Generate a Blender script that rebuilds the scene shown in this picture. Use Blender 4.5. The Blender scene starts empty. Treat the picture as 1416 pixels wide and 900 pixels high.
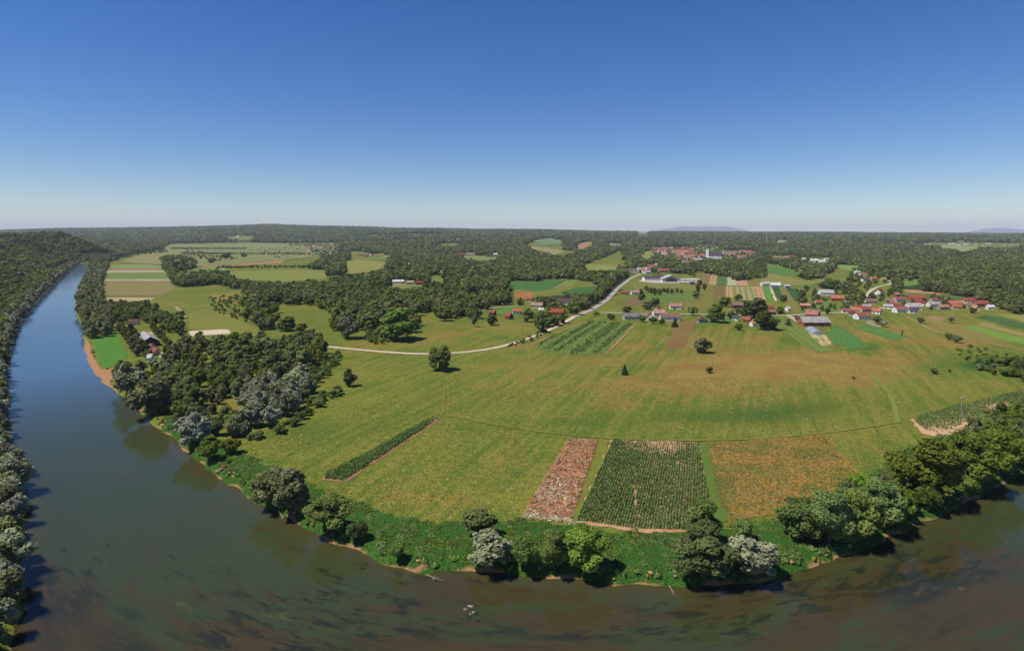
import bpy, math, time
import numpy as np
from mathutils import Vector
from mathutils.geometry import delaunay_2d_cdt
T0 = time.time()
S = bpy.context.scene
COL = S.collection
R = np.random.RandomState

# ------------------------------------------------------------------ view
# The survey of the place was made from one drone photograph: F is the focal length and HX, HY the
# horizon point in that survey's units; CAM is the height of the drone over the meadow.
F, HX, HY, CAM = 844.0, 708.0, 323.0, 90.0
WATER = -2.0

def sm(a, b, x):
    t = np.clip((np.asarray(x, float) - a) / (b - a), 0, 1)
    return t * t * (3 - 2 * t)

def vnoise(x, y, wl, seed=0, octs=3):
    r = R(seed); n = 0; a = 1.0; tot = 0
    for o in range(octs):
        for k in range(4):
            t = r.uniform(0, 6.283); w = 6.283 / wl * r.uniform(.7, 1.4); p = r.uniform(0, 6.283)
            n = n + a * np.sin(w * (x * math.cos(t) + y * math.sin(t)) + p + 1.3 * np.sin(w * .6 * (y * math.cos(t) - x * math.sin(t)) + p * 2)) / 4 * 1.4
        tot += a; a *= .5; wl *= .47
    return n / tot

def plane(pts, z=0.0):
    p = np.asarray(pts, float)
    Y = (CAM - z) * F / (p[:, 1] - HY)
    return np.stack([(p[:, 0] - HX) / F * Y, Y], 1)

# banks of the river
RB_PX = [(150,361.5),(136,364),(128,366),(122,368),(118,380),(113,395),(107,405),(105,415),(103,428),(107,440),(113,450),(116,458),(117,470),(117,485),(122,500),
 (130,515),(142,528),(152,535),(165,547),(180,558),(200,574),(215,589),(226,598),(240,607),(255,621),(268,633),(280,644),(295,656),(310,666),
 (330,678),(350,691),(370,701),(385,709),(400,717),(420,729),(440,739),(460,749),(475,757),(490,761),(510,768),(530,776),(548,784),(575,791),
 (590,796),(605,789),(630,789),(660,791),(690,792),(710,794),(735,798),(760,801),(790,802),(830,803),(850,807),(880,809),(920,811),(944,812),
 (985,809),(1010,805),(1050,806),(1080,795),(1100,789),(1130,781),(1160,771),(1180,766),(1195,758),(1215,751),(1240,738),(1280,721),(1310,709),
 (1345,691),(1370,681),(1385,669),(1400,661),(1416,653),(1500,618),(1650,572),(1900,528)]
LB_PX = [(112,365),(104,369),(96,374),(85,385),(75,395),(60,408),(48,422),(36,438),(26,452),(19,472),(12,492),(9,520),(10,560),(14,600),(26,640),(37,690),(36,740),(33,790),(27,850),(16,900),(-10,940)]
RB = plane(RB_PX, WATER); LB = plane(LB_PX, WATER)
LB = np.vstack([LB, [[-108, 90], [-125, 40], [-150, -60], [-190, -300]]])
FARBANK = np.array([[-100, -300], [60, -70], [200, 25], [420, 190], [700, 300], [1030, 300]])     # the bank behind the drone

def resample(P, jit=0.0, seed=1):
    out = []; r = R(seed)
    for a, b in zip(P[:-1], P[1:]):
        L = np.linalg.norm(b - a); d = np.hypot(*(a + b) / 2)
        n = max(1, int(L / (2.0 if d < 420 else 5.0 if d < 1000 else 14.0)))
        for k in range(n):
            out.append(a + (b - a) * k / n)
    out.append(P[-1]); out = np.array(out)
    if jit:
        j = r.normal(0, jit, out.shape); j[1:-1] = (j[:-2] + j[1:-1] * 2 + j[2:]) / 3
        out = out + j
    return out
RBs, LBs = resample(RB, .55, 1), resample(LB, .5, 2)
FBs = resample(FARBANK, .5, 3)
RIVER = np.vstack([RBs, FBs[::-1], LBs[::-1]])       # closed outline

def inside(P, poly):
    x, y = P[:, 0], P[:, 1]; res = np.zeros(len(P), bool)
    px, py = poly[:, 0], poly[:, 1]; qx, qy = np.roll(px, -1), np.roll(py, -1)
    for i in range(len(poly)):
        if py[i] == qy[i]: continue
        c = ((py[i] > y) != (qy[i] > y))
        if c.any(): res ^= c & (x < (qx[i] - px[i]) * (y - py[i]) / (qy[i] - py[i]) + px[i])
    return res

CENTRE = plane([(112,374),(78,410),(62,460),(66,520),(92,590),(150,670),(250,752),(420,830),(640,880),(900,890),(1130,850),(1330,770),(1500,690),(1700,620)], WATER)
for _ in range(4):
    CENTRE = np.vstack([CENTRE[:1]] + [np.stack([.75 * a + .25 * b, .25 * a + .75 * b]) for a, b in zip(CENTRE[:-1], CENTRE[1:])] + [CENTRE[-1:]])
def segdist(P, line, closed=False):
    """distance to a polyline and the arc length of the nearest point"""
    best = np.full(len(P), 1e18); arc = np.zeros(len(P)); s = 0.0
    L2 = np.vstack([line, line[:1]]) if closed else line
    for a, b in zip(L2[:-1], L2[1:]):
        ab = b - a; L = np.hypot(*ab)
        if L < 1e-6: continue
        t = np.clip(((P - a) @ ab) / (L * L), 0, 1)
        d = ((P - a - t[:, None] * ab) ** 2).sum(1)
        m = d < best; best[m] = d[m]; arc[m] = s + t[m] * L; s += L
    return np.sqrt(best), arc

def river_sd(P):
    d = np.full(len(P), 1e4); near = (P[:, 1] < 2600) & (np.abs(P[:, 0]) < 2200)
    if near.any():
        Q = P[near]; dd = segdist(Q, RIVER, True)[0]; dd[inside(Q, RIVER)] *= -1; d[near] = dd
    return d

WESTPOLY = np.vstack([LB, [[-6000, -400], [-6000, 3400], [-2300, 3400], [-1450, 2350]]])
def west_dist(P):
    d = np.zeros(len(P)); m = (P[:, 0] < -60) & (P[:, 1] < 3600) & (P[:, 1] > -400)
    if m.any():
        Q = P[m]; i = inside(Q, WESTPOLY); dd = segdist(Q, np.vstack([[[-2300, 3400], [-1450, 2350]], LB]))[0]; dd[~i] = 0; d[m] = dd
    return d

SKY_X = [-300, 0, 80, 150, 230, 330, 370, 420, 470, 560, 640, 700, 760, 830, 950, 1100, 1250, 1416, 1700]
SKY_Y = [322, 320.5, 318, 317.5, 316.5, 314, 312.5, 314, 315.5, 318, 319.2, 319.2, 320, 322, 322.5, 323, 324, 325, 325]
def hfun(X, Y):
    X = np.asarray(X, float); Y = np.asarray(Y, float)
    Yc = np.maximum(Y, 1.0); px = HX + F * X / Yc
    px = np.clip(px, -300, 1700)
    start = np.interp(px, [0, 420, 560, 700, 1416], [3400, 3400, 1900, 1500, 1500])
    hr = CAM + (HY - np.interp(px, SKY_X, SKY_Y)) / F * 9500
    base = sm(0, 1, (Yc - start) / (9500 - start))
    h = hr * base * (1 - .5 * sm(9800, 15000, Yc))
    roll = vnoise(X, Y, 1500, 5, 3)
    h = h + roll * 17 * sm(0, 1, (Yc - start) / 2200) * (1 - .72 * sm(7600, 9400, Yc))
    P = np.stack([X.ravel(), Y.ravel()], 1)
    wd = west_dist(P).reshape(X.shape)
    hill = (80 + 9 * vnoise(X, Y, 420, 9, 2)) * .95 * sm(12, 250, wd) * (1 - .8 * sm(2300, 3300, Yc)) * sm(60, 330, Yc)
    g2 = 24 * np.exp(-((px - 150) / 55) ** 2 - ((Yc - 3900) / 900) ** 2)
    return h + hill + g2

_STEPS = 110.0 * 1.012 ** np.arange(470)
def G(pts):
    """where the sight lines through survey points meet the land"""
    p = np.atleast_2d(np.asarray(pts, float))
    X = (p[:, :1] - HX) / F * _STEPS[None]; Yg = np.repeat(_STEPS[None], len(p), 0)
    gap = CAM - (p[:, 1:2] - HY) / F * _STEPS[None] - hfun(X, Yg)
    hit = gap <= 0
    k = np.where(hit.any(1), hit.argmax(1), len(_STEPS) - 1); k = np.maximum(k, 1)
    i = np.arange(len(p)); g0, g1 = gap[i, k - 1], gap[i, k]
    t = np.clip(g0 / np.where(np.abs(g0 - g1) < 1e-9, 1e-9, g0 - g1), 0, 1)
    Y = _STEPS[k - 1] + (_STEPS[k] - _STEPS[k - 1]) * t
    return np.stack([(p[:, 0] - HX) / F * Y, Y], 1)

def to_px(P, Z=0.0):
    Y = np.maximum(P[:, 1], 1.0)
    return np.stack([HX + F * P[:, 0] / Y, HY + F * (CAM - Z) / Y], 1)

# ------------------------------------------------------------------ helpers
def lin(c):
    c = np.asarray(c, float) / 255.0
    return np.where(c <= .04045, c / 12.92, ((c + .055) / 1.055) ** 2.4)
def alb(*c, k=1.28):
    """base colour of something whose sunlit face shows this 8-bit colour"""
    v = lin(c) / k
    return (float(v[0]), float(v[1]), float(v[2]), 1.0)

def mesh_np(name, V, faces, mats=(), smooth=False):
    me = bpy.data.meshes.new(name)
    V = np.asarray(V, np.float32)
    if isinstance(faces, np.ndarray):
        n, k = faces.shape
        me.vertices.add(len(V)); me.vertices.foreach_set('co', V.ravel())
        me.loops.add(n * k); me.loops.foreach_set('vertex_index', faces.astype(np.int32).ravel())
        me.polygons.add(n); me.polygons.foreach_set('loop_start', np.arange(0, n * k, k, dtype=np.int32))
        me.update(calc_edges=True)
    else:
        me.from_pydata([tuple(map(float, v)) for v in V], [], faces)
        me.update()
    for m in mats: me.materials.append(m)
    if smooth: me.polygons.foreach_set('use_smooth', np.ones(len(me.polygons), bool))
    return me

def link(name, data, parent=None, label=None, cat=None, group=None, kind=None, loc=None, rz=None, scale=None):
    o = bpy.data.objects.new(name, data); COL.objects.link(o)
    if parent is not None: o.parent = parent
    if label: o['label'] = label
    if cat: o['category'] = cat
    if group: o['group'] = group
    if kind: o['kind'] = kind
    if loc is not None: o.location = [float(q) for q in loc]
    if rz is not None: o.rotation_euler = (0, 0, float(rz))
    if scale is not None: o.scale = [float(q) for q in scale]
    return o

class NT:
    """short hand for building node materials"""
    def __init__(s, name):
        s.m = bpy.data.materials.new(name); s.m.use_nodes = True; s.t = s.m.node_tree
        s.t.nodes.clear(); s.out = s.t.nodes.new('ShaderNodeOutputMaterial')
    def n(s, typ, **kw):
        nd = s.t.nodes.new(typ)
        ins = kw.pop('ins', {})
        for k, v in kw.items(): setattr(nd, k, v)
        for k, v in ins.items(): s.put(nd.inputs[k], v)
        return nd
    def put(s, sock, v):
        if hasattr(v, 'is_linked') or hasattr(v, 'links'): s.t.links.new(v, sock)
        else: sock.default_value = v
    def pos(s):
        return s.n('ShaderNodeNewGeometry').outputs['Position']
    def mapv(s, v, scale=(1, 1, 1), rot=0.0, loc=(0, 0, 0)):
        return s.n('ShaderNodeMapping', ins={'Vector': v, 'Scale': scale, 'Rotation': (0, 0, rot), 'Location': loc}).outputs[0]
    def noise(s, v, sc, det=4.0, rough=.55, dist=0.0):
        return s.n('ShaderNodeTexNoise', ins={'Vector': v, 'Scale': sc, 'Detail': det, 'Roughness': rough, 'Distortion': dist}).outputs['Fac']
    def vor(s, v, sc, out='Distance'):
        return s.n('ShaderNodeTexVoronoi', ins={'Vector': v, 'Scale': sc}).outputs[out]
    def math(s, op, a, b=0.0, c=0.0, clamp=False):
        nd = s.n('ShaderNodeMath', operation=op, use_clamp=clamp)
        for i, v in enumerate((a, b, c)): s.put(nd.inputs[i], v)
        return nd.outputs[0]
    def ramp(s, f, a, b, c=0.0, d=1.0, smooth=True):
        nd = s.n('ShaderNodeMapRange', interpolation_type='SMOOTHSTEP' if smooth else 'LINEAR', clamp=True)
        for k, v in (('Value', f), ('From Min', a), ('From Max', b), ('To Min', c), ('To Max', d)): s.put(nd.inputs[k], v)
        return nd.outputs[0]
    def mix(s, f, a, b, mode='MIX'):
        nd = s.n('ShaderNodeMix', data_type='RGBA', blend_type=mode, clamp_factor=True)
        s.put(nd.inputs[0], f); s.put(nd.inputs[6], a); s.put(nd.inputs[7], b)
        return nd.outputs[2]
    def attr(s, name, out='Fac', typ='GEOMETRY'):
        return s.n('ShaderNodeAttribute', attribute_name=name, attribute_type=typ).outputs[out]
    def sep(s, v):
        return s.n('ShaderNodeSeparateXYZ', ins={0: v}).outputs
    def comb(s, x, y, z=0.0):
        return s.n('ShaderNodeCombineXYZ', ins={0: x, 1: y, 2: z}).outputs[0]
    def bump(s, h, strength=.5, dist=.3):
        return s.n('ShaderNodeBump', ins={'Height': h, 'Strength': strength, 'Distance': dist}).outputs[0]
    def bsdf(s, col, rough=.9, spec=.15, normal=None, **kw):
        b = s.n('ShaderNodeBsdfPrincipled', ins={'Base Color': col, 'Roughness': rough, 'Specular IOR Level': spec})
        if normal is not None: s.put(b.inputs['Normal'], normal)
        for k, v in kw.items(): s.put(b.inputs[k.replace('_', ' ')], v)
        return b.outputs[0]
    def done(s, sh, vol=None):
        if sh is not None: s.t.links.new(sh, s.out.inputs[0])
        if vol is not None: s.t.links.new(vol, s.out.inputs[1])
        return s.m

# ------------------------------------------------------------------ ground sheet
GREEN, YEL, OCH, LUSH = alb(92, 112, 38), alb(130, 128, 52), alb(154, 130, 64), alb(56, 96, 34)
def ground_material():
    t = NT('meadow_ground'); p = t.pos()
    big = t.noise(p, .008, 5, .6, .4); mid = t.noise(p, .045, 5, .62); fine = t.noise(p, .35, 4, .65); grain = t.noise(p, 1.6, 3, .7)
    streak = t.noise(t.mapv(t.mapv(p, (1, 1, 1), -1.18), (.012, .2, .1)), 1.0, 5, .65)
    dry, lush, wood = (t.attr('zone', 'Vector'),) * 3
    z = t.sep(t.attr('zone', 'Vector')); e = t.sep(t.attr('earth', 'Vector'))
    f = t.math('ADD', t.math('MULTIPLY', big, .45), t.math('ADD', t.math('MULTIPLY', mid, .35), t.math('MULTIPLY', streak, .6)))
    f = t.math('ADD', f, t.math('MULTIPLY', t.math('SUBTRACT', fine, .5), .5))
    c = t.mix(t.ramp(f, .56, .84), GREEN, YEL)
    d = t.math('ADD', z[0], t.math('ADD', t.math('MULTIPLY', t.math('SUBTRACT', f, .69), 1.9), t.math('MULTIPLY', t.math('SUBTRACT', t.noise(p, .019, 6, .7, .6), .5), 1.3)))
    c = t.mix(t.ramp(d, .02, .8, 0, .95), c, t.mix(t.ramp(mid, .4, .62), OCH, alb(142, 114, 58)))
    lg = t.math('ADD', z[1], t.math('MULTIPLY', t.math('SUBTRACT', t.math('ADD', t.math('MULTIPLY', mid, .5), t.math('MULTIPLY', fine, .5)), .5), .9))
    lushc = t.mix(t.ramp(t.noise(p, .12, 4, .6), .38, .66), LUSH, t.mix(fine, alb(76, 112, 38), alb(36, 62, 24)))
    c = t.mix(t.ramp(lg, .25, .75), c, lushc)
    # small light and dark plants
    c = t.mix(t.ramp(grain, .36, .7, .62, 1.36), (0, 0, 0, 1), c, 'MIX')
    br = t.math('ADD', t.ramp(grain, .3, .7, .66, 1.34), t.math('MULTIPLY', t.math('SUBTRACT', fine, .5), .5))
    c = t.n('ShaderNodeVectorMath', operation='SCALE', ins={0: c, 'Scale': br}).outputs[0]
    flo = t.math('MULTIPLY', t.ramp(t.vor(p, .9), .16, .05), t.ramp(t.noise(p, .03, 3), .52, .66))
    c = t.mix(t.math('MULTIPLY', flo, .3), c, alb(178, 168, 120))
    w = t.math('ADD', z[2], t.math('MULTIPLY', t.math('SUBTRACT', fine, .5), .25))
    c = t.mix(t.ramp(w, .35, .65), c, t.mix(mid, alb(44, 54, 26), alb(66, 78, 36)))
    ec = t.math('ADD', e[0], t.math('MULTIPLY', t.math('SUBTRACT', fine, .5), .8))
    c = t.mix(t.ramp(ec, .35, .65), c, t.mix(grain, alb(126, 84, 54), alb(186, 146, 104)))
    bm = t.bump(t.math('ADD', t.math('MULTIPLY', grain, .5), fine), .8, .5)
    return t.done(t.bsdf(c, .95, .08, bm))

def bed_material():
    t = NT('river_bed'); p = t.pos()
    fl = t.attr('flow', 'Vector')
    e = t.sep(t.attr('earth', 'Vector'))          # y: distance into the water
    fs = t.mapv(fl, (.03, .13, 1))
    a = t.noise(fs, 1.0, 7, .7, .25); b = t.noise(t.mapv(fl, (.09, .34, 1), 0, (7, 3, 0)), 1.0, 6, .7, .2); g = t.noise(p, .9, 4, .7)
    patch = t.noise(t.mapv(fl, (.012, .045, 1), 0, (31, 5, 0)), 1.0, 4, .6)
    silt = t.mix(t.noise(p, .02, 3), alb(74, 88, 52, k=.8), alb(92, 102, 66, k=.8))
    shallow = t.mix(t.ramp(e[1], .5, 7.0), alb(108, 98, 50, k=.9), silt)
    rust = t.mix(g, alb(94, 68, 40, k=.9), alb(124, 88, 50, k=.9))
    dark = t.mix(g, alb(28, 30, 24, k=.9), alb(52, 54, 36, k=.9))
    amt = e[2]                                     # how much of the bed the weed covers
    c = t.mix(t.ramp(t.math('ADD', a, t.math('MULTIPLY', amt, .22)), .58, .70), shallow, t.mix(.85, shallow, rust))
    c = t.mix(t.math('MULTIPLY', t.ramp(t.math('ADD', b, t.math('MULTIPLY', amt, .2)), .60, .72), t.ramp(patch, .4, .58)), c, dark)
    yl = t.math('MULTIPLY', t.ramp(t.noise(t.mapv(fl, (.05, .12, 1), 0, (3, 9, 0)), 1.0, 4), .66, .72), amt)
    c = t.mix(t.math('MULTIPLY', yl, .8), c, alb(140, 140, 50, k=.8))
    return t.done(t.bsdf(c, .95, .05, t.bump(b, .4, .4)))

_ca = segdist(plane([(64,500), (130,650)], WATER), CENTRE)[1]; ARC0, ARC1 = float(_ca[0]), float(_ca[1])
def water_material():
    t = NT('river_water'); p = t.pos()
    fl = t.attr('flow', 'Vector')
    n1 = t.noise(t.mapv(fl, (.25, .9, 1)), 1.0, 4, .6, .3); n2 = t.noise(p, 1.4, 3, .6); n3 = t.noise(t.mapv(fl, (.03, .05, 1)), 1.0, 2)
    h = t.math('ADD', t.math('MULTIPLY', n1, .7), t.math('MULTIPLY', n2, .4))
    bm = t.bump(h, t.ramp(n3, .3, .7, .05, .15), .35)
    tr = t.n('ShaderNodeBsdfTransparent', ins={'Color': (.66, .68, .52, 1)}).outputs[0]
    gl = t.n('ShaderNodeBsdfGlossy', ins={'Color': (.95, .95, .92, 1), 'Roughness': .06, 'Normal': bm}).outputs[0]
    ua = t.sep(fl)[0]; blue_reach = t.math('MULTIPLY', t.ramp(ua, ARC1, ARC0), t.ramp(t.noise(t.mapv(fl, (.004, .012, 1)), 1.0, 3), .25, .6, .75, 1.0))      # deep clear upstream reach; reflected sky blue is also put into its colour
    mur = t.n('ShaderNodeBsdfDiffuse', ins={'Color': t.mix(blue_reach, (.036, .043, .028, 1), (.070, .140, .245, 1))}).outputs[0]
    body = t.n('ShaderNodeMixShader', ins={0: t.math('ADD', t.math('MULTIPLY', blue_reach, .38), .33), 1: tr, 2: mur}).outputs[0]
    fr = t.n('ShaderNodeFresnel', ins={'IOR': 1.33, 'Normal': bm}).outputs[0]
    return t.done(t.n('ShaderNodeMixShader', ins={0: t.math('MULTIPLY', fr, .8), 1: body, 2: gl}).outputs[0])

# soft patches of dry / lush growth on the meadow: survey x, y, half sizes, amount
DRY = [(970,515,240,42,.42),(1260,470,120,35,.16),(700,450,60,20,.2),(1010,505,75,16,.36),(930,530,70,14,.5),(1120,500,80,14,.55),(1240,500,60,18,.5),(1160,470,60,10,.45),(960,470,40,12,.55),(880,560,60,10,.35),(1010,545,70,10,.35),
       (610,460,50,10,.35),(330,410,20,3,.7),(300,436,40,6,.45),(720,480,18,5,.5),(690,640,60,20,.3),(600,690,60,10,.45),(560,610,40,10,.3),(1230,460,45,8,.6),(1330,475,50,8,.5),
       (1190,525,40,10,.45),(505,475,35,5,.5),(1300,440,30,5,.5),(880,478,25,4,.6),(845,500,30,6,.4),(1060,470,30,5,.5),(1320,610,20,6,.5),(1130,490,40,6,.5)]
GRN = [(480,600,130,34,.26),(640,655,110,40,.22),(560,540,90,20,.2),(400,590,70,30,.28),(1060,585,200,16,.2),(1000,575,170,14,.42),(780,585,60,10,.4),(1280,540,60,14,.28),(660,480,70,6,.2),(1120,560,90,12,.4),(600,545,60,12,.15),(450,510,40,10,.2),(480,640,30,30,.15),(640,600,40,12,.2),
       (1090,470,20,10,.5),(1350,505,40,8,.7),(1200,480,20,8,.6)]
BANKGREEN = [(226,560),(262,600),(300,606),(340,628),(400,655),(440,672),(462,680),(500,698),(540,710),(600,722),(700,718),(722,716),(800,728),(850,735),(935,738),(1000,728),(1060,722),(1120,705),(1190,672),(1240,625),
             (1290,606),(1416,560),(1460,540),(1460,700),(1240,770),(1080,830),(944,840),(700,830),(560,820),(380,740),(220,625)]
BEACH = [(117,466),(122,470),(126,486),(131,500),(140,509),(147,510),(153,508),(165,506),(166,513),(158,518),(152,528),(150,540),(140,535),(126,518),(114,500),(110,480),(113,468)]

def build_ground():
    r = R(11)
    Ys = [96.0]
    while Ys[-1] < 42000: Ys.append(Ys[-1] * (1.0135 if Ys[-1] < 700 else 1.02 if Ys[-1] < 12000 else 1.08))
    pts = []
    for i, y in enumerate(Ys):
        n = 250 if y < 500 else 190
        u = np.linspace(-1.06, 1.06, n) + (i % 2) * .5 * 2.12 / n
        pts.append(np.stack([u * y, np.full(n, y)], 1) + r.uniform(-.25, .25, (n, 2)) * min(2.12 * y / n, .0135 * y))
    pts = np.vstack(pts)
    a = np.linspace(0, 2 * math.pi, 48, endpoint=False)
    ring = np.vstack([np.stack([q * np.cos(a), q * np.sin(a) + 60], 1) for q in (70, 160, 350, 800, 1800, 4000, 9000, 20000, 44000)])
    ring = ring[(np.abs(ring[:, 0]) > 1.09 * ring[:, 1]) | (ring[:, 1] < 90)]
    pts = np.vstack([pts, ring])
    sd = river_sd(pts)
    pts = pts[np.abs(sd) > 6.5]
    rows = [pts]
    for line, sgn in ((RBs, 1), (FBs[::-1], 1), (LBs[::-1], 1)):
        tn = np.gradient(line, axis=0); tn /= np.linalg.norm(tn, axis=1)[:, None] + 1e-9
        nv = np.stack([tn[:, 1], -tn[:, 0]], 1)
        for off in (-5, -2.5, 0, .9, 2.1, 4.2): rows.append(line + nv * off * 1.0)
    P = np.vstack(rows)
    P = np.unique(np.round(P, 2), axis=0)
    sd = river_sd(P)
    # bank points that an inner bend folded over: keep the clean ones
    tri = delaunay_2d_cdt([Vector((float(x), float(y))) for x, y in P], [], [], 0, 1e-4)
    V = np.array([(v.x, v.y) for v in tri[0]]); Fc = np.array([f for f in tri[2] if len(f) == 3])
    sd = river_sd(V)
    cd, arc = segdist(V, CENTRE); cd = np.where(inside(V, np.vstack([CENTRE, [[3000, 3000], [-600, 3000]]])), cd, -cd)
    px = to_px(V)
    px[V[:, 1] < 80] = (-5000, 5000)
    depth = np.clip(-sd * .14, 0, 2.3)
    beach = inside(px, np.array(BEACH, float))
    slope = np.where(beach, 9.0, 2.2)
    z = np.where(sd < 0, WATER - depth - .02, WATER + 2.0 * np.clip(sd / slope, 0, 1))
    z = z + np.where(sd > 2.2, hfun(V[:, 0], V[:, 1]), 0)
    land = (sd > 5) & (V[:, 1] < 900)
    z = z + np.where(land, .12 * vnoise(V[:, 0], V[:, 1], 60, 3, 2), 0)
    me = mesh_np('ground', np.column_stack([V, z]), Fc, (MATS['ground'], MATS['bed']), True)
    dry = np.zeros(len(V)); lush = np.zeros(len(V)); near = (V[:, 1] > 100) & (V[:, 1] < 1400)
    for x, y, w, h, a_ in DRY: dry += np.where(near, a_ * np.exp(-((px[:, 0] - x) / w) ** 2 - ((px[:, 1] - y) / h) ** 2), 0)
    for x, y, w, h, a_ in GRN:
        k = np.where(near, a_ * np.exp(-((px[:, 0] - x) / w) ** 2 - ((px[:, 1] - y) / h) ** 2), 0); lush += k; dry -= .9 * k
    lush = np.maximum(lush, np.where(inside(px, np.array(BANKGREEN, float)), .8, 0))
    wood = wood_mask(V, px, z)
    zone = np.column_stack([dry, lush, wood]).astype(np.float32)
    earth = np.where((sd > -.5) & (sd < 2.1) & (V[:, 1] < 900), .50 + .45 * vnoise(V[:, 0], V[:, 1], 22, 8, 2), 0.0)
    earth = np.where(beach & (sd > -2), 1.2, earth)
    weed = .08 + .54 * sm(0, 1, (px[:, 1] - 700) / 150)
    weed = np.where(px[:, 0] < 230, weed * np.where(px[:, 1] > 760, 1, .6), weed)
    weed += 1.1 * np.exp(-((px[:, 0] - 90) / 90) ** 2 - ((px[:, 1] - 860) / 60) ** 2) + .8 * np.exp(-((px[:, 0] - 1330) / 150) ** 2 - ((px[:, 1] - 800) / 60) ** 2) + .25 * np.exp(-((px[:, 0] - 620) / 200) ** 2 - ((px[:, 1] - 880) / 40) ** 2)
    weed = np.where(px[:, 1] < 100, .4, weed)
    ea = np.column_stack([earth, np.maximum(-sd, 0), weed]).astype(np.float32)
    fl = np.column_stack([arc, cd, 0 * sd]).astype(np.float32)
    for nm, arr in (('zone', zone), ('earth', ea), ('flow', fl)):
        me.attributes.new(nm, 'FLOAT_VECTOR', 'POINT').data.foreach_set('vector', arr.ravel())
    cen = V[Fc].mean(1); csd = river_sd(cen)
    me.polygons.foreach_set('material_index', (csd < -.1).astype(np.int32)); me.update()
    # orientation up
    link('ground', me, kind='structure', label='green and ochre meadow land sweeping from the river to the horizon')
    k = csd < 3.2
    fw = Fc[k]; used, inv = np.unique(fw, return_inverse=True)
    wm = mesh_np('water', np.column_stack([V[used], np.full(len(used), WATER)]), inv.reshape(-1, 3), (MATS['water'],), True)
    wm.attributes.new('flow', 'FLOAT_VECTOR', 'POINT').data.foreach_set('vector', fl[used].ravel())
    link('water', wm, kind='structure', label='dark green river bending round the meadow, blue far off')

# ------------------------------------------------------------------ light, sky, camera
SUN_DIR = np.array([-.92, -.33, 0]); SUN_DIR /= np.linalg.norm(SUN_DIR)
SUN_EL = math.radians(60)
def build_sky_camera():
    w = bpy.data.worlds.new('World'); S.world = w; w.use_nodes = True
    nt = w.node_tree; bg = nt.nodes['Background']
    sk = nt.nodes.new('ShaderNodeTexSky'); sk.sky_type = 'NISHITA'; sk.sun_disc = False
    sk.sun_elevation = SUN_EL; sk.sun_rotation = math.atan2(SUN_DIR[0], SUN_DIR[1])
    sk.air_density = SKYP[0]; sk.dust_density = SKYP[1]; sk.ozone_density = SKYP[2]; sk.altitude = 250
    hs = nt.nodes.new('ShaderNodeHueSaturation'); hs.inputs['Saturation'].default_value = SKYSAT; hs.inputs['Hue'].default_value = .513; nt.links.new(sk.outputs[0], hs.inputs['Color']); nt.links.new(hs.outputs[0], bg.inputs[0]); bg.inputs[1].default_value = SKYP[3]
    L = bpy.data.lights.new('sun', 'SUN'); L.energy = 5.0; L.angle = math.radians(.53); L.color = (1, .945, .84)
    o = bpy.data.objects.new('sun', L); COL.objects.link(o)
    d = Vector((SUN_DIR[0] * math.cos(SUN_EL), SUN_DIR[1] * math.cos(SUN_EL), math.sin(SUN_EL)))
    o.rotation_euler = d.to_track_quat('Z', 'Y').to_euler(); o.location = (0, 0, 400)
    c = bpy.data.cameras.new('camera'); c.sensor_width = 36; c.lens = F / 1416 * 36
    c.shift_y = -(450 - HY) / 1416; c.clip_end = 90000; c.clip_start = 1
    co = bpy.data.objects.new('camera', c); COL.objects.link(co)
    co.location = (0, 0, CAM); co.rotation_euler = (math.pi / 2, 0, 0); S.camera = co
    S.view_settings.view_transform = 'Standard'; S.view_settings.look = 'None'
    S.view_settings.gamma = 1; S.view_settings.exposure = EXPOSURE
    S.cycles.max_bounces = 5; S.cycles.diffuse_bounces = 2; S.cycles.glossy_bounces = 2; S.cycles.transparent_max_bounces = 8
    S.cycles.transmission_bounces = 2; S.cycles.volume_bounces = 1
    S.cycles.use_denoising = DENOISE
SKYP = (1.0, .0, 5.5, .088); EXPOSURE = 0.22; SKYSAT = 1.28; DENOISE = True
MATS = {}

# ------------------------------------------------------------------ plants
def leaf_material(name, dark, light, trans=.3, silver=None):
    t = NT(name); tint = t.attr('tint')
    rnd = t.n('ShaderNodeObjectInfo').outputs['Random']
    f = t.math('ADD', t.math('MULTIPLY', tint, .7), t.math('MULTIPLY', rnd, .3))
    c = t.mix(f, dark, light)
    hv = t.n('ShaderNodeHueSaturation', ins={'Hue': t.ramp(rnd, 0, 1, .472, .506, False), 'Saturation': t.ramp(t.math('FRACT', t.math('MULTIPLY', rnd, 7.3)), 0, 1, .75, 1.1, False),
              'Value': t.ramp(t.math('FRACT', t.math('MULTIPLY', rnd, 13.7)), 0, 1, .78, 1.36, False), 'Color': c}).outputs[0]
    a = t.bsdf(hv, .75, .18)
    b = t.n('ShaderNodeBsdfTranslucent', ins={'Color': hv}).outputs[0]
    return t.done(t.n('ShaderNodeMixShader', ins={0: trans, 1: a, 2: b}).outputs[0])

def bark_material():
    t = NT('bark'); p = t.pos()
    return t.done(t.bsdf(t.mix(t.noise(t.mapv(p, (3, 3, .6)), 1.0), alb(52, 44, 36), alb(104, 92, 76)), .95, .1))

def leaf_quads(C, N, size, r, droop=0.0):
    """bent leaf sprays: centre C, facing N, one size each"""
    n = len(C)
    up = r.normal(size=(n, 3)); a = np.cross(N, up); a /= np.linalg.norm(a, axis=1)[:, None] + 1e-9
    b = np.cross(N, a)
    s = size[:, None]; asp = r.uniform(.55, 1.0, (n, 1))
    bend = N * s * r.uniform(-.35, .1, (n, 1))
    v = np.stack([C - a * s - b * s * asp * .5 + bend, C + a * s * .35 - b * s * asp, C + a * s + b * s * asp * .5 + bend, C - a * s * .35 + b * s * asp], 1)
    return v.reshape(-1, 3)

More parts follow.
